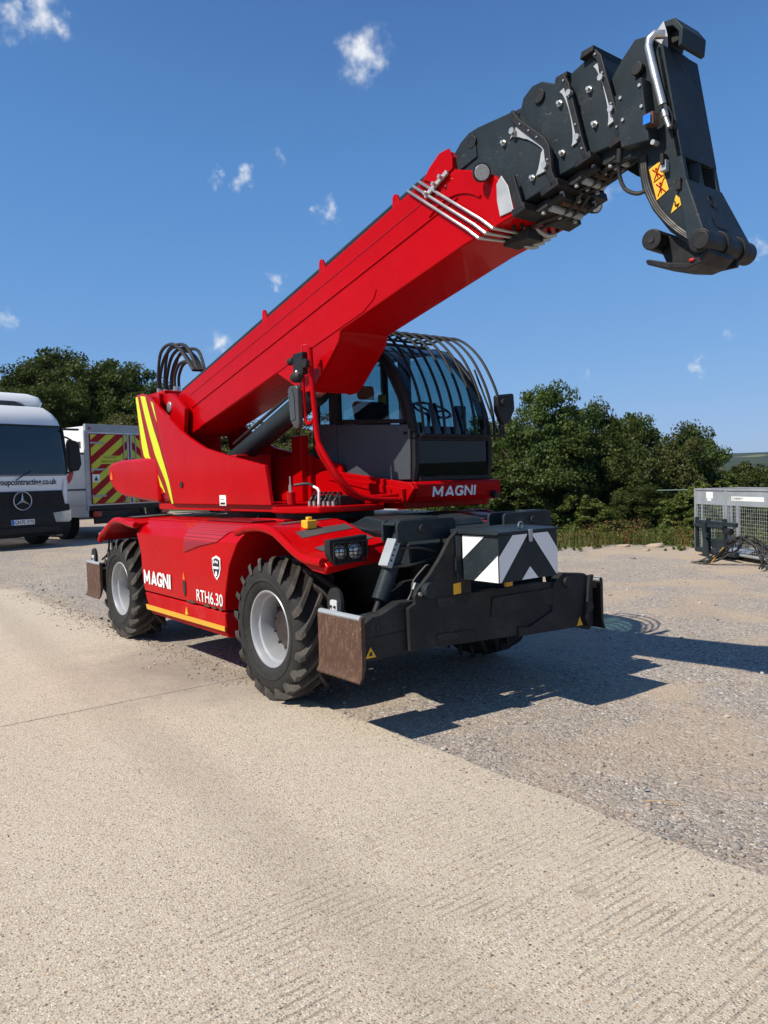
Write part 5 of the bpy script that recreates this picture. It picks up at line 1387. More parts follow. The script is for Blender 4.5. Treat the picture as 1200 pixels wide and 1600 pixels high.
mm = MB(); mm.tube([(3.018,-.4295,3.055),(3.022,-.4295,3.03),(3.04,-.4295,3.035),(3.03,-.4295,3.02)],.0035,4); mm.build('triangle_pictogram','blackdecal',HD)
B().box(2.955,2.99,-.46,-.425,3.215,3.27).build('hook_latch','galvdull',HD,bevel=.005)
B().box(2.965,2.985,-.475,-.43,3.245,3.30).build('hook_latch','black',HD,bevel=.004)
B().box(3.03,3.06,-.445,-.426,3.10,3.16).build('latch_plate','black',HD,bevel=.004)
# cables down the trailing edge
for k in range(3):
    o = .012*k
    B().tube(smooth_path([(2.83+o,-.435,3.34),(2.845+o,-.435,3.20),(2.90+o,-.435,3.06),(3.0+o,-.435,2.93),(3.10+o,-.435,2.84)],4),.008,7).build('cable','hose',HD)
B().tube(smooth_path([(2.73,-.49,3.38),(2.72,-.47,3.28),(2.74,-.45,3.20),(2.80,-.43,3.16),(2.85,-.42,3.165)],4),.011,8).build('cable','hose',HD)
B().cyl((2.74,-.49,3.40),(2.732,-.487,3.33),.018,n=10).build('cable_gland','black',HD)

# lift cylinder under the boom, its upper bracket
LC = B().cyl((-2.2,-.36,1.92),(-.52,-.36,2.475),.105,n=28).build('lift_cylinder','grey',TH,bevel=.01)
B().cyl((-.52,-.36,2.475),(-.24,-.36,2.57),.062,n=24).build('piston_rod','steel',LC)
B().cyl((-.58,-.36,2.455),(-.50,-.36,2.482),.118,n=28).build('cylinder_gland','grey',LC,bevel=.006)
B().tube([(-2.0,-.44,2.10),(-.6,-.44,2.56)],.016,8).build('cylinder_pipe','hose',LC)
GPOLY = [(-.80,2.665),(.24,2.905),(.20,2.79),(.06,2.665),(-.14,2.50),(-.24,2.445),(-.34,2.44),(-.46,2.50)]
GU = B().prism(GPOLY,'y',-.60,-.572).build('boom_gusset','red',TH,bevel=.008)
B().prism(GPOLY,'y',-.148,-.12).build('boom_gusset','red',TH,bevel=.008)
B().prism([(.232,2.885),(.196,2.792),(.06,2.668),(-.14,2.503),(-.24,2.448),(-.30,2.444),(-.30,2.465),(-.24,2.47),(-.135,2.525),(.05,2.69),(.17,2.80),(.20,2.885)],'y',-.571,-.149).build('gusset_web','red',TH)
B().cyl((-.27,-.571,2.545),(-.27,-.149,2.545),.055,n=20).build('cylinder_pin','black',TH)
# ---- cab platform
ARM = B().prism([(-1.09,1.77),(-.89,1.79),(-.30,1.725),(.36,1.645),(.40,1.60),(.29,1.482),(-.89,1.482),(-1.1,1.50)],'y',-.04,.02).build('platform_arm','red',TH,bevel=.008)
B().prism([(-.85,1.70),(-.80,1.735),(.30,1.60),(.24,1.53)],'y',-.052,-.041).build('arm_flange','red',ARM,bevel=.004)
m = MB(); m.box(-1.25,.20,.02,1.02,1.43,1.66); m.build('cab_platform','red',TH,bevel=.008)
BP = B().prism([(.20,1.48),(.315,1.482),(.345,1.53),(.345,1.635),(.32,1.658),(.20,1.658)],'y',.03,1.03).build('cab_bumper','red',TH,bevel=.008)
magni((.348,.205,1.525), Vector((0,1,0)), .50, .088, BP, .022, .15)
B().cyl((.33,.93,1.53),(.40,.93,1.515),.032,n=16).build('bump_stop','black',BP,bevel=.005)
m = MB(); m.prism([(-.625,-.80),(-.30,-.78),(-.08,-.66),(.0,-.45),(.0,-.04),(-.625,-.04)],'z',1.425,1.478); TR = m.build('front_tray','red',TH,bevel=.01)
m = MB(); m.cyl((-.62,-.25,1.36),(-.62,-.25,1.424),.45,n=32); m.build('tray_underside','black',TH)
B().box(-1.39,-1.21,-.12,-.03,1.495,2.14).build('red_post','red',TH,bevel=.008)
B().box(-1.9,-1.15,-.06,.0,1.5,1.95).build('inner_plate','red',TH,bevel=.008)
# valve bank with hoses on the tray
VB = B().box(-.58,-.12,-.42,-.16,1.478,1.56).build('valve_bank','black',TH,bevel=.008)
for k in range(6):
    x = -.54+.075*k
    B().cyl((x,-.46,1.478),(x,-.46,1.515),.014,n=8).build('valve_fitting','galvdull',VB)
    B().tube(smooth_path([(x,-.46,1.51),(x+.005,-.43,1.55+.015*math.sin(k*2)),(x-.10,-.33,1.585),(x-.25,-.2,1.57)]),.011,7).build('hydraulic_hose','hose',VB)
CC = B().cyl((-.66,-.58,1.478),(-.66,-.58,1.60),.042,n=18).build('accumulator','red_dull',TH,bevel=.006)
B().cyl((-.66,-.58,1.60),(-.66,-.58,1.665),.018,n=10).build('accumulator_stem','steel',CC)
B().cyl((-.66,-.58,1.665),(-.66,-.58,1.74),.008,n=8).build('accumulator_tip','steel',CC)
B().tube(smooth_path([(-.62,-.56,1.66),(-.50,-.50,1.67),(-.40,-.50,1.645)]),.013,8).build('hydraulic_hose','hose',CC)
B().tube([(-.42,-.50,1.65),(-.34,-.50,1.625),(-.32,-.50,1.60),(-.33,-.50,1.49)],.011,8).build('white_pipe','whitedecal',CC)

# ---- cab
CY0, CY1 = .08, 1.0
PF = [(.255,1.66),(.285,1.82),(.285,2.03),(.272,2.13),(.24,2.26),(.175,2.42),(.06,2.61),(-.09,2.77),(-.25,2.885),(-.45,2.945),(-.85,2.965),(-1.27,2.95)]
def inset(pf, d): return [(x-d, z-d*.55) for x, z in pf]
CAB = B().prism(PF[2:]+[(x-.075,z-.055) for x,z in PF[2:]][::-1],'y',CY0,CY0+.055).build('cab_frame','plastic',TH,bevel=.012)
B().prism(PF[2:]+[(x-.075,z-.055) for x,z in PF[2:]][::-1],'y',CY1-.055,CY1).build('far_pillar','plastic',CAB,bevel=.012)
B().prism(PF[:3]+[(.20,2.03),(.20,1.66)],'y',CY0,CY0+.05).build('front_post','plastic',CAB,bevel=.01)
B().prism(PF[:3]+[(.20,2.03),(.20,1.66)],'y',CY1-.05,CY1).build('front_post','plastic',CAB,bevel=.01)
B().box(.20,.292,CY0+.05,CY1-.05,2.005,2.055).build('front_crossbar','plastic',CAB,bevel=.006)
B().box(.19,.282,CY0+.05,CY1-.05,1.66,1.70).build('front_crossbar','plastic',CAB,bevel=.006)
B().box(-1.0,-.84,CY0,CY0+.05,1.7,2.93).build('door_pillar','plastic',CAB,bevel=.008)
B().box(-1.0,-.84,CY1-.05,CY1,1.7,2.93).build('door_pillar','plastic',CAB,bevel=.008)
B().box(-1.30,-1.22,CY0,CY0+.05,1.66,2.96).build('rear_pillar','plastic',CAB,bevel=.008)
B().box(-1.30,-1.22,CY1-.05,CY1,1.66,2.96).build('rear_pillar','plastic',CAB,bevel=.008)
B().box(-1.28,-.5,CY0+.03,CY1-.03,2.93,2.975).build('roof','plastic',CAB,bevel=.01)
B().box(-1.28,.19,CY0+.05,CY1-.05,1.66,1.70).build('cab_floor','black',CAB)
B().box(-1.29,-1.25,CY0+.05,CY1-.05,1.70,2.22).build('rear_wall','plastic',CAB)
dp = [(.235,1.675),(.245,1.85),(.245,2.03),(.215,2.145),(-.84,2.222),(-.84,1.70),(-.80,1.675)]
DR = B().prism(dp,'y',CY0-.022,CY0+.004).build('door','cabgrey',TH,bevel=.01)
B().prism([(-.86,1.69),(-.86,2.225),(-1.28,2.255),(-1.28,1.69)],'y',CY0-.015,CY0+.004).build('rear_quarter_panel','cabgrey',CAB,bevel=.008)
gd = [(.165,2.175),(-.83,2.245),(-.83,2.69),(-.60,2.80),(-.42,2.87),(-.27,2.83),(-.13,2.715),(.0,2.555),(.10,2.39),(.15,2.26)]
B().sheet([(x,CY0+.015,z) for x,z in gd]).build('door_glass','glass',DR,fix=False)
fr_ = MB(); P3 = [(x,CY0-.005,z) for x,z in gd]; fr_.tube(P3+[P3[0]],.018,8); fr_.build('door_glass_seal','plastic',DR)
B().sheet([(x,CY0+.015,z) for x,z in [(-1.01,2.265),(-1.22,2.275),(-1.22,2.68),(-1.01,2.68)]]).build('rear_quarter_glass','glass',CAB)
gf_ = [(.20,2.08),(-1.22,2.14),(-1.22,2.85),(-.50,2.90),(-.27,2.83),(-.10,2.70),(.04,2.54),(.13,2.36),(.19,2.2)]
B().sheet([(x,CY1-.03,z) for x,z in gf_]).build('far_side_glass','glass',CAB,fix=False)
B().prism([(.24,1.68),(.24,2.03),(.20,2.08),(-1.28,2.14),(-1.28,1.68)],'y',CY1-.03,CY1-.005).build('far_side_panel','plastic',CAB)
ws = [(x-.008,z-.004) for x,z in PF[2:11]]
n_ = len(ws); m = MB(); m.loft([[(x,CY0+.05,z) for x,z in ws],[(x,CY1-.05,z) for x,z in ws]],caps=False,closed=False)
m.build('windscreen','glass',CAB,fix=False,angle=60)
B().sheet([(.266,y,z) for y,z in ((CY0+.05,1.70),(CY1-.05,1.70),(CY1-.05,2.01),(CY0+.05,2.01))]).build('lower_front_glass','glass_dark',CAB)
B().sheet([(-1.26,y,z) for y,z in ((CY0+.05,2.22),(CY1-.05,2.22),(CY1-.05,2.93),(CY0+.05,2.93))]).build('rear_glass','glass',CAB)
B().cyl((.20,CY0-.02,2.07),(.20,CY0-.05,2.07),.012,n=8).build('door_handle','black',DR)
m = MB(); m.tube([(.30,CY0-.01,2.02),(.30,CY0-.07,2.02),(.30,CY0-.07,2.09),(.30,CY0+.02,2.09)],.008,6); m.build('cage_hinge','black',CAB)
# cage of bars over the windscreen and roof
CG2 = MB()
bp_ = [(-.62,3.035),(-.42,3.045),(-.25,3.02),(-.08,2.93),(.08,2.78),(.20,2.60),(.285,2.42),(.335,2.24),(.35,2.10),(.345,2.045)]
cage = B().tube([(.345,CY0+.02,2.045),(.345,1.08,2.045)],.013,8).build('windscreen_cage','black',TH)
for k in range(9):
    y = CY0+.045+k*(1.085-CY0-.045)/8
    B().tube(smooth_path([(x,y,z) for x,z in bp_],3),.0125,8).build('cage_bar','black',cage)
for x, z in ((-.60,3.035),(-.33,3.035)):
    B().tube([(x,CY0+.03,z-.012),(x,1.09,z-.012)],.012,8).build('cage_crossbar','black',cage)
for y in (CY0+.06,.95):
    B().tube([(-.6,y,3.02),(-.6,y,2.96)],.014,6).build('cage_foot','black',cage)
B().tube([(.05,1.03,2.68),(.33,1.03,2.08)],.009,8).build('gas_strut','black',cage)
# interior
SEAT = empty('seat',(-.55,.55,1.70),TH)
rg = lambda c,sx,sz,y: None
B().box(-.86,-.38,.35,.77,1.88,2.02).build('seat_cushion','seat',SEAT,bevel=.05,seg=4)
B().prism([(-.80,1.98),(-.92,2.0),(-1.04,2.44),(-.99,2.48),(-.91,2.44)],'y',.37,.75).build('backrest','seat',SEAT,bevel=.03,seg=3)
B().prism([(-1.0,2.49),(-1.06,2.50),(-1.08,2.63),(-1.02,2.64)],'y',.46,.66).build('headrest','seat',SEAT,bevel=.025,seg=3)
B().prism([(-.76,1.72),(-.44,1.72),(-.48,1.88),(-.76,1.88)],'y',.40,.70).build('seat_base','plastic',SEAT,bevel=.02)
for y in (.27,.83):
    B().box(-.80,-.36,y-.04,y+.04,2.12,2.17).build('armrest','seat',SEAT,bevel=.02)
    B().cyl((-.40,y,2.17),(-.39,y,2.28),.016,n=10).ball((-.39,y,2.30),(.026,.026,.036)).build('joystick','plastic',SEAT)
SW = B().lathe([(.175,-.012),(.19,0),(.175,.012),(.16,0)],(0,0,0),'z',32,True).build('steering_wheel','plastic',TH)
SW.location = Vector((-.02,.55,2.30))-WORG[TH.name]; SW.rotation_euler = (0, R(28), 0)
for a in (90,210,330):
    o = B().tube([(0,0,-.02),(.175*math.cos(R(a)),.175*math.sin(R(a)),0)],.011,6).build('steering_spoke','plastic'); c_ = o.location.copy(); o.parent = SW; o.location = c_
B().tube([(.12,.55,1.75),(.05,.55,2.1),(-.015,.55,2.35)],.04,12).build('steering_column','plastic',TH)
B().prism([(.18,1.72),(.20,2.08),(.10,2.15),(.0,2.06),(.05,1.72)],'y',.25,.85).build('dashboard','plastic',TH,bevel=.02)
B().box(.02,.06,.78,.90,2.12,2.34).build('display_screen','plastic',TH,bevel=.01)
B().box(-1.23,-1.18,.86,.93,2.42,2.58).build('extinguisher_sign','yellow_stripe',TH)
B().add([(-.95,CY1-.035,2.16),(-.62,CY1-.035,2.15),(-.62,CY1-.035,2.25),(-.95,CY1-.035,2.26)],[(0,1,2,3)]).build('yellow_sticker','yellow_stripe',TH,fix=False)

# ---- mirror arm in front of the boom
MA = B().tube(smooth_path([(.27,-.045,1.515),(.235,-.22,1.52),(.205,-.42,1.545),(.185,-.54,1.62),(.15,-.63,1.74),(.05,-.69,1.93),(.0,-.70,2.03),(-.03,-.70,2.27),(-.055,-.70,2.5),(-.072,-.70,2.77)],4),.023,10).build('mirror_arm','red',TH)
B().tube(smooth_path([(.24,-.045,1.56),(.16,-.25,1.545),(.11,-.45,1.56),(.075,-.56,1.68),(.01,-.66,1.86),(-.02,-.70,1.98)],4),.018,10).build('mirror_arm_brace','red',MA)
B().tube(smooth_path([(-.03,-.715,2.18),(-.07,-.72,2.16),(-.11,-.73,2.17),(-.125,-.735,2.25),(-.13,-.735,2.45),(-.13,-.735,2.58)],3),.014,8).build('mirror_hoop','red',MA)
B().tube([(.27,-.06,1.50),(.27,-.06,1.60)],.026,10).build('mirror_pivot','red',MA)
B().tube([(.10,-.05,1.50),(.10,-.05,1.60)],.022,10).build('mirror_pivot','red',MA)
MR = B().prism([(-.275,2.45),(-.26,2.475),(-.15,2.475),(-.125,2.45),(-.115,2.16),(-.14,2.115),(-.20,2.13),(-.245,2.18)],'y',-.80,-.755).build('wing_mirror','mirror',TH,bevel=.018,seg=3)
B().prism([(-.262,2.44),(-.20,2.455),(-.17,2.37),(-.165,2.2),(-.235,2.19)],'y',-.806,-.801).build('mirror_face','cabgrey',MR)
CL = B().box(-.25,-.10,-.76,-.70,2.56,2.74).build('lamp_cluster','black',TH,bevel=.01)
B().cyl((-.27,-.73,2.695),(-.33,-.745,2.685),.03,n=14).build('camera','plastic',CL,bevel=.005)
B().tube(smooth_path([(-.13,-.74,2.74),(-.12,-.74,2.79),(-.08,-.72,2.79)]),.007,6).build('cable','redsign',CL)
B().ball((-.20,-.75,2.545),(.09,.05,.045)).build('dome_lamp','plastic',CL)
B().ball((-.12,-.80,2.575),.016).build('bolt_head','steel',CL)
B().cyl((-.03,-.75,2.635),(-.03,-.785,2.635),.035,n=14).build('side_lamp','plastic',CL)
B().tube([(-.15,-.735,2.52),(-.155,-.735,2.45)],.022,8).build('mirror_stem','black',CL)
# ---- right-hand mirror on the cage
RM = B().tube(smooth_path([(.35,1.06,2.06),(.40,1.0,2.07),(.42,.97,2.14),(.42,.965,2.3),(.41,.96,2.40)],3),.013,8).build('mirror_bracket','black',TH)
B().prism([(.90,2.40),(1.12,2.425),(1.13,2.28),(1.05,2.15),(.97,2.13),(.90,2.26)],'x',.40,.46).build('wing_mirror','black',TH,bevel=.02,seg=3)
B().cyl((.46,.975,2.335),(.485,.975,2.335),.035,n=16).build('mirror_knuckle','plastic',RM,bevel=.004)

# ================================================================== parked trucks
def rrect(w, y0, y1, r, z, n=5):
    out = []
    for cx, cy, a0 in ((w-r, y0+r, 270), (w-r, y1-r, 0), (-w+r, y1-r, 90), (-w+r, y0+r, 180)):
        for i in range(n+1):
            a = R(a0+90*i/n); out.append((cx+r*math.cos(a), cy+r*math.sin(a), z))
    return out
def truck_wheel(par, x, y, r, w, rimmat):
    s = 1 if x > 0 else -1
    t = empty('wheel',(x,y,r),par)
    m = MB(); m.lathe([(r*.58,-w*.45),(r*.8,-w*.5),(r*.95,-w*.46),(r,-w*.36),(r,w*.36),(r*.95,w*.46),(r*.8,w*.5),(r*.58,w*.45)],(x,y,r),'x',36,True); m.build('tyre','rubber',t)
    m = MB(); m.lathe([(r*.6,s*w*.42),(r*.56,s*w*.44),(r*.5,s*w*.30),(r*.3,s*w*.22),(r*.28,s*w*.36),(r*.02,s*w*.38)],(x,y,r),'x',28); m.build('rim',rimmat,t,fix=False)
    return t
TRX = R(105.6)
# -- white lorry cab facing the camera
LA = empty('lorry'); tag(LA,'white lorry cab facing the camera at the left edge of the picture','lorry')
sh = [rrect(1.24,.08,2.2,.10,1.00),rrect(1.25,.05,2.2,.11,1.30),rrect(1.25,.04,2.2,.12,1.70),rrect(1.245,.07,2.2,.13,2.1),rrect(1.235,.13,2.2,.14,2.55),rrect(1.225,.17,2.2,.15,2.80),rrect(1.19,.21,2.2,.17,2.95),rrect(1.12,.30,2.2,.20,3.10),rrect(1.02,.46,2.15,.25,3.24),rrect(.92,.75,2.1,.30,3.30)]
CABA = B().loft(sh).build('cab_shell','white',LA,angle=24)
for (x0_,x1_,z0_,z1_,y_) in ((-1.2,1.2,1.690,1.705,.030),(-1.05,1.05,1.345,1.36,.034)): B().box(x0_,x1_,y_,y_+.03,z0_,z1_).build('panel_gap','black',CABA)
for s in (-1,1):
    B().tube([(s*1.225,.085,1.72),(s*1.228,.10,2.1),(s*1.222,.155,2.55),(s*1.212,.20,2.80)],.030,8).build('pillar_trim','plastic',CABA)
B().tube([(-1.2,.158,2.80),(1.2,.158,2.80)],.020,8).build('screen_top_trim','plastic',CABA)
# bumper and lower body
BU = B().loft([rrect(1.22,.04,1.5,.12,.28),rrect(1.26,-.03,1.5,.14,.46),rrect(1.27,-.05,1.5,.15,.75),rrect(1.26,.0,1.5,.14,1.02)]).build('bumper','plastic',LA,angle=45)
gr = MB(); gr.prism([(-1.10,.98),(1.10,.98),(1.04,1.34),(-1.04,1.34)],'y',-.012,.06)
GR = gr.build('grille','plastic',LA,bevel=.02)
for z in (1.03,1.11,1.19,1.27):
    sl_ = MB(); sl_.box(-.98,.98,-.03,-.013,z,z+.035); sl_.build('grille_slat','black',GR,bevel=.006)
st = MB()
for k in range(36):
    a0, a1 = R(10*k), R(10*k+10)
    st.tube([(.215*math.cos(a0),-.06,1.14+.215*math.sin(a0)),(.215*math.cos(a1),-.06,1.14+.215*math.sin(a1))],.013,6,False)
for a in (90,210,330):
    d = Vector((math.cos(R(a)),0,math.sin(R(a)))); n = Vector((-d.z,0,d.x)); c0 = Vector((0,-.06,1.14))
    st.add([c0+n*.035,c0+d*.205,c0-n*.035,c0+Vector((0,-.03,0)),c0-d*.03],[(0,1,3),(1,2,3),(2,4,3),(4,0,3)])
st.build('star_emblem','steel',GR)
# windscreen: dark, wraps with the shell
wsr = []
for z, w, y in ((1.715,1.230,.044),(1.80,1.231,.048),(2.1,1.226,.07),(2.55,1.216,.13),(2.78,1.207,.167)):
    rr_ = .12+.03*(z-1.62)/1.12; W2 = w/.985; cxr = W2-rr_
    wsr.append([(x*w, y-.010+(0 if abs(x*w) < cxr else rr_-math.sqrt(max(0, rr_*rr_-(abs(x*w)-cxr)**2))), z) for x in (-1,-.985,-.96,-.92,-.86,-.78,-.5,-.25,0,.25,.5,.78,.86,.92,.96,.985,1)])
MAT['screen_black'] = paint('dark_windscreen', (0.008,0.012,0.018), 0.08, 0.6, 0.0)
WS = B().loft(wsr,caps=False,closed=False).build('windscreen','screen_black',LA,fix=False,angle=60)
B().add([(.86,.165,1.85),(1.02,.18,1.85),(1.0,.235,2.58),(.86,.205,2.58)],[(0,1,2,3)]).build('side_window_glimpse','galvdull',WS,fix=False)
B().tube([(-.1,.0,1.60),(.08,.02,1.70),(.28,.03,1.80)],.012,6).build('wiper','black',WS)
# side deflector corner, headlamps
for s in (-1,1):
    B().loft([[(s*1.02,.02,1.02),(s*1.20,.10,1.02),(s*1.22,.30,1.02)],[(s*1.08,.01,1.5),(s*1.25,.10,1.5),(s*1.262,.30,1.5)],[(s*1.12,.03,1.62),(s*1.25,.12,1.60),(s*1.26,.3,1.60)]],caps=False,closed=False).build('corner_panel','white',LA,fix=False)
    h = B().loft([[(s*.80,-.060,.60),(s*1.13,-.056,.58),(s*1.24,-.01,.62),(s*1.275,.10,.66)],[(s*.74,-.060,.82),(s*1.13,-.056,.86),(s*1.245,-.01,.88),(s*1.277,.10,.90)]],caps=False,closed=False).build('headlamp','lens',LA,fix=False)
    B().lathe([(.0001,-.008),(.05,-.004),(.06,.004)],(s*.93,-.050,.72),'y',16).build('lamp_bulb','steel',h,fix=False)
text('web_lettering','groupcontracting.co.uk',(-.60,.026,1.455),(1,0,0),(0,0.02,1),1.52,.175,'navy',LA,bold=.018)
PLT = B().box(-.30,.26,-.075,-.055,.575,.70).build('number_plate','whitedecal',LA,bevel=.004)
B().box(-.30,-.235,-.079,-.0755,.577,.698).build('plate_band','blue',PLT)
text('plate_characters','GN70 XYE',(-.222,-.0785,.592),(1,0,0),(0,0,1),.465,.09,'blackdecal',PLT,bold=.010)
B().box(-.9,.9,-.062,-.03,.36,.52).build('lower_grille','black',LA,bevel=.02)
# roof spoiler
B().loft([rrect(1.0,.62,2.0,.2,3.26),rrect(1.06,.58,2.0,.24,3.36),rrect(1.02,.66,2.0,.26,3.50),rrect(.90,.90,2.0,.26,3.58)]).build('roof_spoiler','white',LA,angle=50)
B().prism([(-.9,3.20),(.62,3.20),(.45,3.30),(.25,3.36),(-.9,3.36)],'y',.555,.60).build('spoiler_recess','mirror',LA)
AE = B().cyl((.10,.45,3.08),(.10,.44,3.12),.03,n=10).build('roof_aerial_base','black',LA); B().cyl((.10,.44,3.1),(.08,.5,3.32),.005,n=6).build('roof_aerial','black',LA)
for s in (-1,1):
    mr_ = B().prism([(s*1.36,2.40),(s*1.40,2.52),(s*1.60,2.48),(s*1.66,2.40),(s*1.70,1.95),(s*1.62,1.80),(s*1.42,1.78),(s*1.38,1.9)],'y',.16,.32).build('mirror','plastic',LA,bevel=.03,seg=3)
    B().tube([(s*1.15,.25,2.62),(s*1.35,.22,2.56),(s*1.48,.22,2.50)],.022,6).build('mirror_arm','black',mr_)
    B().tube([(s*1.2,.22,1.72),(s*1.36,.2,1.76),(s*1.45,.22,1.80)],.022,6).build('mirror_arm','black',mr_)
    B().box(min(s*1.18,s*1.60),max(s*1.18,s*1.60),.05,.14,2.72,2.765).build('front_mirror','plastic',LA,bevel=.015)
B().box(-.45,.45,1.4,7.2,.75,1.0).build('chassis_rail','black',LA,bevel=.01)
for s in (-1,1):
    for y in (1.35,5.4): truck_wheel(LA,s*1.06,y,.5,.32,'silver')
B().box(-1.24,1.24,2.35,7.4,1.05,1.25).build('load_bed','galvdull',LA,bevel=.02)
B().box(-1.24,1.24,2.35,2.42,1.25,2.9).build('headboard','galvdull',LA,bevel=.02)
for o_ in LA.children_recursive:            # the real cab is taller: stretch everything above the grille
    if o_.type == 'MESH':
        oz = WORG[o_.name].z
        for v_ in o_.data.vertices:
            za = v_.co.z+oz
            if za > 1.35: v_.co.z = 1.35+(za-1.35)*1.085-oz
place(LA,(-14.227,.156,.33),TRX)

# -- box van seen from behind
def clip(poly, a, b, c):       # keep a*x+b*z<=c
    out = []
    for i in range(len(poly)):
        p, q = poly[i], poly[(i+1)%len(poly)]; dp_, dq = a*p[0]+b*p[1]-c, a*q[0]+b*q[1]-c
        if dp_ <= 0: out.append(p)
        if (dp_ < 0) != (dq < 0) and dp_ != dq:
            t = dp_/(dp_-dq); out.append((p[0]+(q[0]-p[0])*t, p[1]+(q[1]-p[1])*t))
    return out
LB = empty('box_lorry'); tag(LB,'white box-bodied lorry with red and yellow chevron rear doors behind the machine','lorry')
W_ = 1.27
BX = B().box(-W_,W_,0,5.6,.92,3.02).build('box_body','white',LB,bevel=.015)
B().box(-W_-.004,W_+.004,-.006,.10,2.86,3.07).build('top_rail','galvdull',LB,bevel=.01)
for x in (-W_,W_): B().box(x-.055 if x<0 else x-.06,x+.06 if x<0 else x+.055,-.02,.04,.80,2.90).build('corner_post','galv',LB,bevel=.008)
for s in (-1,1):
    x0,x1 = (-1.19,-.025) if s<0 else (.025,1.19)
    dr = B().box(x0,x1,-.045,-.004,.96,2.82).build('rear_door','redtape',LB,bevel=.004)
    rect = [(x0+.02,.98),(x1-.02,.98),(x1-.02,2.80),(x0+.02,2.80)]
    k = .78*(-s)
    for j in range(-8,14):
        c0 = .98+j*.43
        pl = clip(clip(rect, -k, 1, c0+.215 - (k*0)), k, -1, -c0)
        if len(pl) >= 3: B().add([(x,-.048,z) for x,z in pl],[tuple(range(len(pl)))]).build('chevron_stripe','fluoro_dull',dr,fix=False)
    for z in (1.15,2.55,1.85): B().box(min(x0,x0)+(.0 if s<0 else .75),(x0+.42 if s<0 else x1),-.060,-.049,z,z+.05).build('hinge_strap','galvdull',dr,bevel=.003)
    for xx in ((x1-.16,) if s<0 else (x0+.16,)):
        B().cyl((xx,-.07,.96),(xx,-.07,2.85),.016,n=8).build('lock_rod','galvdull',dr)
    B().box((x1-.05) if s<0 else (x0+.0),(x1) if s<0 else (x0+.05),-.062,-.046,.96,2.82).build('door_edge','galv',dr,bevel=.003)
SG = B().box(-.90,-.27,-.053,-.0485,2.02,2.24).build('door_sign','fluoro_dull',LB)
text('sign_lettering','HIGHWAY',(-.80,-.0545,2.17),(1,0,0),(0,0,1),.40,.05,'blackdecal',SG,bold=.01)
text('sign_lettering','MAINTENANCE',(-.87,-.0545,2.06),(1,0,0),(0,0,1),.57,.05,'blackdecal',SG,bold=.01)
B().box(-1.16,-.95,-.053,-.0485,1.55,1.75).build('warning_notice','whitedecal',LB)
B().prism([(-1.12,1.58),(-.99,1.58),(-1.055,1.70)],'y',-.056,-.0535).build('warning_notice_mark','navy',LB)
B().box(-W_,W_,-.05,.25,.80,.92).build('rear_cross_member','black',LB,bevel=.01)
B().box(-1.15,1.15,-.08,.02,.44,.62).build('rear_bumper','black',LB,bevel=.02)
B().box(-1.15,-.1,-.03,.35,.60,.80).build('light_bar','black',LB,bevel=.02)
for s in (-1,1):
    B().box(min(s*.95,s*1.2),max(s*.95,s*1.2),-.09,-.03,.62,.78).build('tail_lamp','redlens',LB,bevel=.02)
    B().box(min(s*1.12,s*1.2),max(s*1.12,s*1.2),-.03,-.006,2.92,2.98).build('marker_lamp','redlens',LB,bevel=.006)
for z in (1.33,2.28): B().box(-W_-.012,-W_-.001,.05,5.55,z,z+.05).build('side_rail','mirror',LB)
B().box(-W_-.006,-W_-.001,.02,5.5,.62,.92).build('side_skirt','white',LB)
xs = -W_-.008
ov = [(1.05+.42*math.cos(R(a)),1.98+.48*math.sin(R(a))) for a in range(0,360,15)]
LG = B().add([(xs,y,z) for y,z in ov]+[(xs-.002,y,z) for y,z in ov],[tuple(range(24)),tuple(range(47,23,-1))]).build('company_logo','redsign',LB,fix=False)
B().add([(xs-.006,1.06+(y-1.05)*.72,2.05+(z-1.98)*.72) for y,z in ov],[tuple(range(24))]).build('logo_centre','whitedecal',LG,fix=False)
text('logo_lettering','GROUP',(xs-.009,1.36,1.90),(0,-1,0),(0,0,1),.60,.11,'blackdecal',LG,bold=.01)
text('logo_figure','K',(xs-.009,1.14,2.06),(0,-1,0),(0,0,1),.18,.22,'blackdecal',LG,bold=.02)
text('side_lettering','CONTRACTING',(xs,4.6,2.02),(0,-1,0),(0,0,1),2.9,.22,'navy',LB,bold=.01)
B().box(-W_-.01,-W_-.001,.25,.45,2.45,2.62).build('side_marker','mirror',LB)
B().box(-.42,.42,.2,7.0,.62,.80).build('chassis_rail','black',LB,bevel=.01)
for s in (-1,1):
    for y in (1.45,5.9): truck_wheel(LB,s*1.08,y,.46,.30,'greywhite')
cb_ = [rrect(1.12,5.75,7.5,.2,.6),rrect(1.15,5.75,7.6,.25,1.2),rrect(1.14,5.75,7.45,.3,1.9),rrect(1.05,5.8,7.1,.35,2.5),rrect(.9,5.9,6.9,.35,2.6)]
B().loft(cb_).build('cab','white',LB,angle=45)
place(LB,(-15.37-.268*1.44,1.88+.963*1.44,.33),TRX)

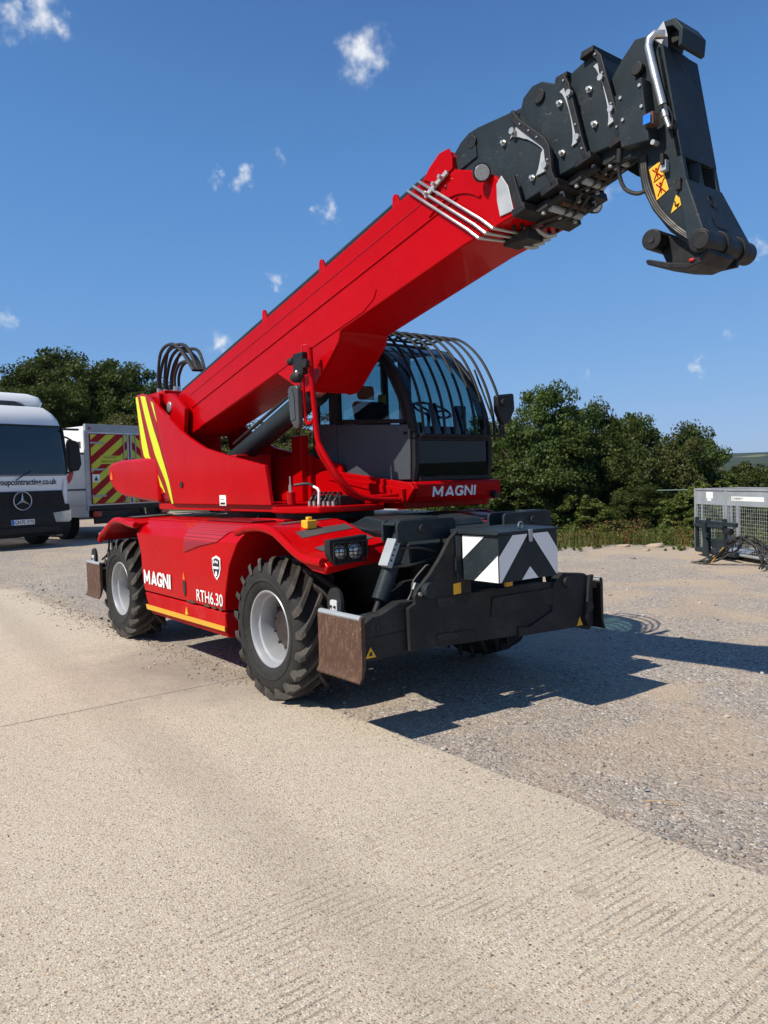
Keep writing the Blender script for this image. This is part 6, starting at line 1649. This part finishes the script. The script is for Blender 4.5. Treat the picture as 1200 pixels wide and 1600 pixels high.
# -- white pickup far behind, glimpsed under the turret
PK = empty('pickup_truck'); tag(PK,'white pickup seen through the gap under the cab','pickup')
body = [rrect(.88,0,4.9,.10,.50),rrect(.90,0,5.0,.14,.80),rrect(.90,.0,4.95,.14,1.02)]
B().loft(body).build('body','white',PK,angle=45)
B().loft([rrect(.80,2.0,3.9,.15,1.02),rrect(.74,2.25,3.4,.18,1.50),rrect(.68,2.35,3.25,.2,1.58)]).build('cab','white',PK,angle=45)
B().loft([[(-.62,2.14,1.12),(.62,2.14,1.12)],[(-.58,2.24,1.45),(.58,2.24,1.45)]],caps=False,closed=False).build('rear_window','screen_black',PK,fix=False)
B().box(-.66,.66,-.02,-.004,.62,1.0).build('tailgate','greywhite',PK,bevel=.01)
for s in (-1,1):
    B().box(min(s*.70,s*.88),max(s*.70,s*.88),-.03,.05,.66,.98).build('tail_lamp','redlens',PK,bevel=.02)
    for y in (.95,4.0): truck_wheel(PK,s*.78,y,.36,.24,'silver')
B().box(-.85,.85,-.08,.1,.42,.56).build('bumper','black',PK,bevel=.03)
B().box(-.1,.1,-.03,-.02,.8,.86).build('tailgate_handle','black',PK,bevel=.01)
place(PK,(-10.75,7.75,ground_z(-10.75,7.9)),R(56))

# ================================================================== mesh cage, fork carriage and cables at the right
CGE = empty('mesh_cage'); tag(CGE,'galvanised steel mesh cage standing on the bank at the right edge','cage')
L_ = 2.5
for x, y in ((0,0),(1.12,0),(L_,0),(0,.9),(L_,.9)): B().box(x-.028,x+.028,y-.028,y+.028,0,1.26).build('post','galv',CGE,bevel=.004)
for x in (.23,1.02,1.27): B().box(x-.018,x+.018,-.016,.016,.05,.98).build('upright','galv',CGE,bevel=.003)
TPN = B().box(.03,L_-.03,-.014,.0,.955,1.235).build('top_panel','galvdull',CGE,bevel=.003)
B().box(.0,L_,-.030,.030,1.235,1.27).build('top_rail','galv',CGE,bevel=.004)
B().box(.0,L_,-.022,.022,.04,.08).build('bottom_rail','galv',CGE,bevel=.004)
B().box(.0,L_,.87,.93,1.235,1.265).build('back_rail','galv',CGE,bevel=.004)
B().box(-.03,.03,0,.9,1.235,1.265).build('end_rail','galv',CGE,bevel=.004)
B().box(.42,.66,-.0165,-.0145,1.08,1.205).build('paper_label','whitedecal',TPN); B().box(.45,.60,-.0165,-.0145,1.03,1.075).build('paper_label','whitedecal',TPN)
NB = B().box(1.30,2.3,-.018,-.0145,1.05,1.13).build('name_board','whitedecal',TPN)
text('board_lettering','CHERRY',(1.33,-.020,1.068),(1,0,0),(0,0,1),.34,.045,'blackdecal',NB,bold=.006)
def mesh_panel(p0, ux, L, z0, z1, step):
    m = MB(); p0 = Vector(p0); ux = Vector(ux)
    n = int(L/step)
    for i in range(n+1):
        q = p0+ux*(i*step); m.tube([(q.x,q.y,z0),(q.x,q.y,z1)],.0024,4,False)
    k = int((z1-z0)/step)
    for i in range(k+1):
        a = p0+Vector((0,.005,0)); b = a+ux*L; z = z0+i*step; m.tube([(a.x,a.y,z),(b.x,b.y,z)],.0024,4,False)
    return m
for a in (((0,0,0),(1,0,0),L_),((0,.9,0),(1,0,0),L_),((0,0,0),(0,1,0),.9),((L_,0,0),(0,1,0),.9)):
    if a[0][1] > .5: continue
    o = mesh_panel(a[0],a[1],a[2],.06,.95,.065).build('mesh_panel','galv',CGE,fix=False); o['kind'] = 'stuff'
B().box(0.02,L_-.02,.02,.88,.02,.045).build('floor','galvdull',CGE)
place(CGE,(-3.25,10.42,ground_z(-3.2,10.4)-.01),R(-31))

FC = empty('fork_carriage'); tag(FC,'black steel fork carriage leaning in front of the mesh cage','attachment')
B().cyl((.0,0,.10),(1.35,0,.10),.05,n=14).build('bottom_tube','grey',FC)
B().prism([(0,.60),(0,.68),(1.35,.68),(1.35,.60)],'y',-.03,.03).build('top_bar','grey',FC,bevel=.008)
B().cyl((.02,-.045,.58),(1.0,-.045,.58),.032,n=12).build('hanger_tube','grey',FC)
for x in (.02,.42,.98): B().prism([(x-.02,.06),(x+.02,.06),(x+.02,.70),(x,.74),(x-.02,.70)],'y',-.04,.04).build('side_plate','grey',FC,bevel=.006)
B().prism([(.40,.02),(.62,.02),(.58,.25),(.52,.38),(.50,.66),(.44,.70),(.38,.60),(.42,.30)],'y',-.13,-.09).build('fork_heel','grey',FC,bevel=.01)
B().box(.44,.58,-.14,-.08,.36,.46).build('lock_pin','grey',FC,bevel=.01)
B().box(.55,1.05,-.02,.02,.16,.34).build('back_plate','grey',FC,bevel=.006)
B().cyl((1.14,-.06,.52),(1.28,-.06,.52),.06,n=16).build('roller','black',FC,bevel=.01)
place(FC,(-3.00,10.0,ground_z(-3,10)+.02),R(-30))

HT = B()
hr = random.Random(5)
parts = []
root = empty('hose_bundle'); tag(root,'tangle of black hydraulic hoses on the ground at the right edge','hoses')
for k in range(9):
    x0 = hr.uniform(0,.25); pts_ = [(x0-.25+hr.uniform(-.1,.1),-.35+hr.uniform(-.1,.1),.02)]
    pts_ += [(x0,-.2+hr.uniform(-.08,.08),.16+hr.uniform(-.06,.08)),(x0+.25,-.1+hr.uniform(-.1,.1),.36+hr.uniform(-.1,.12)),(x0+.55,hr.uniform(-.1,.1),.46+hr.uniform(-.1,.1)),(x0+.9,hr.uniform(-.1,.15),.30),(x0+1.1,hr.uniform(-.2,.1),.04)]
    B().tube(smooth_path(pts_,5),.013,7).build('hose','hose',root)
B().tube(smooth_path([(.1,-.3,.05),(.2,-.25,.2),(.3,-.2,.33)],4),.010,6).build('yellow_cable','yellow_stripe',root)
place(root,(-1.95,9.05,ground_z(-1.9,9.0)),R(-25))
PL = B().prism([(0,0),(1.6,0),(1.6,.5),(.9,.42),(.35,.22)],'y',0,.9).build('tarpaulin_heap','plastic',None,bevel=.05); 
PL.location = (-1.15,9.75,.18); PL.rotation_euler.z = R(-30); tag(PL,'dark heap of gear behind the hoses at the right edge','gear')

# thin rope stretched behind the cage
RP_ = B().tube(smooth_path([(-6.0,13.3,1.2),(-5.08,14.51,1.17),(-4.28,15.54,1.14),(-2.4,18.0,1.08)],4),.011,6).build('rope',paint('pale_green_rope',(.28,.42,.34),.7,0,.05)); tag(RP_,'pale green rope stretched level above the mesh cage','rope')

# ---- air between here and the hills
hz = bpy.data.materials.new('haze_air'); hz.use_nodes = True
hn = hz.node_tree.nodes; hn.clear(); ho = hn.new('ShaderNodeOutputMaterial'); pv = hn.new('ShaderNodeVolumePrincipled')
pv.inputs['Color'].default_value = (0.80, 0.88, 1.0, 1); pv.inputs['Density'].default_value = 0.00008; pv.inputs['Anisotropy'].default_value = 0.3
hz.node_tree.links.new(pv.outputs[0], ho.inputs['Volume'])
hb_ = box(-5200, 5200, -5200, 5200, -60, 95).build('haze', hz); tag(hb_, kind='stuff')
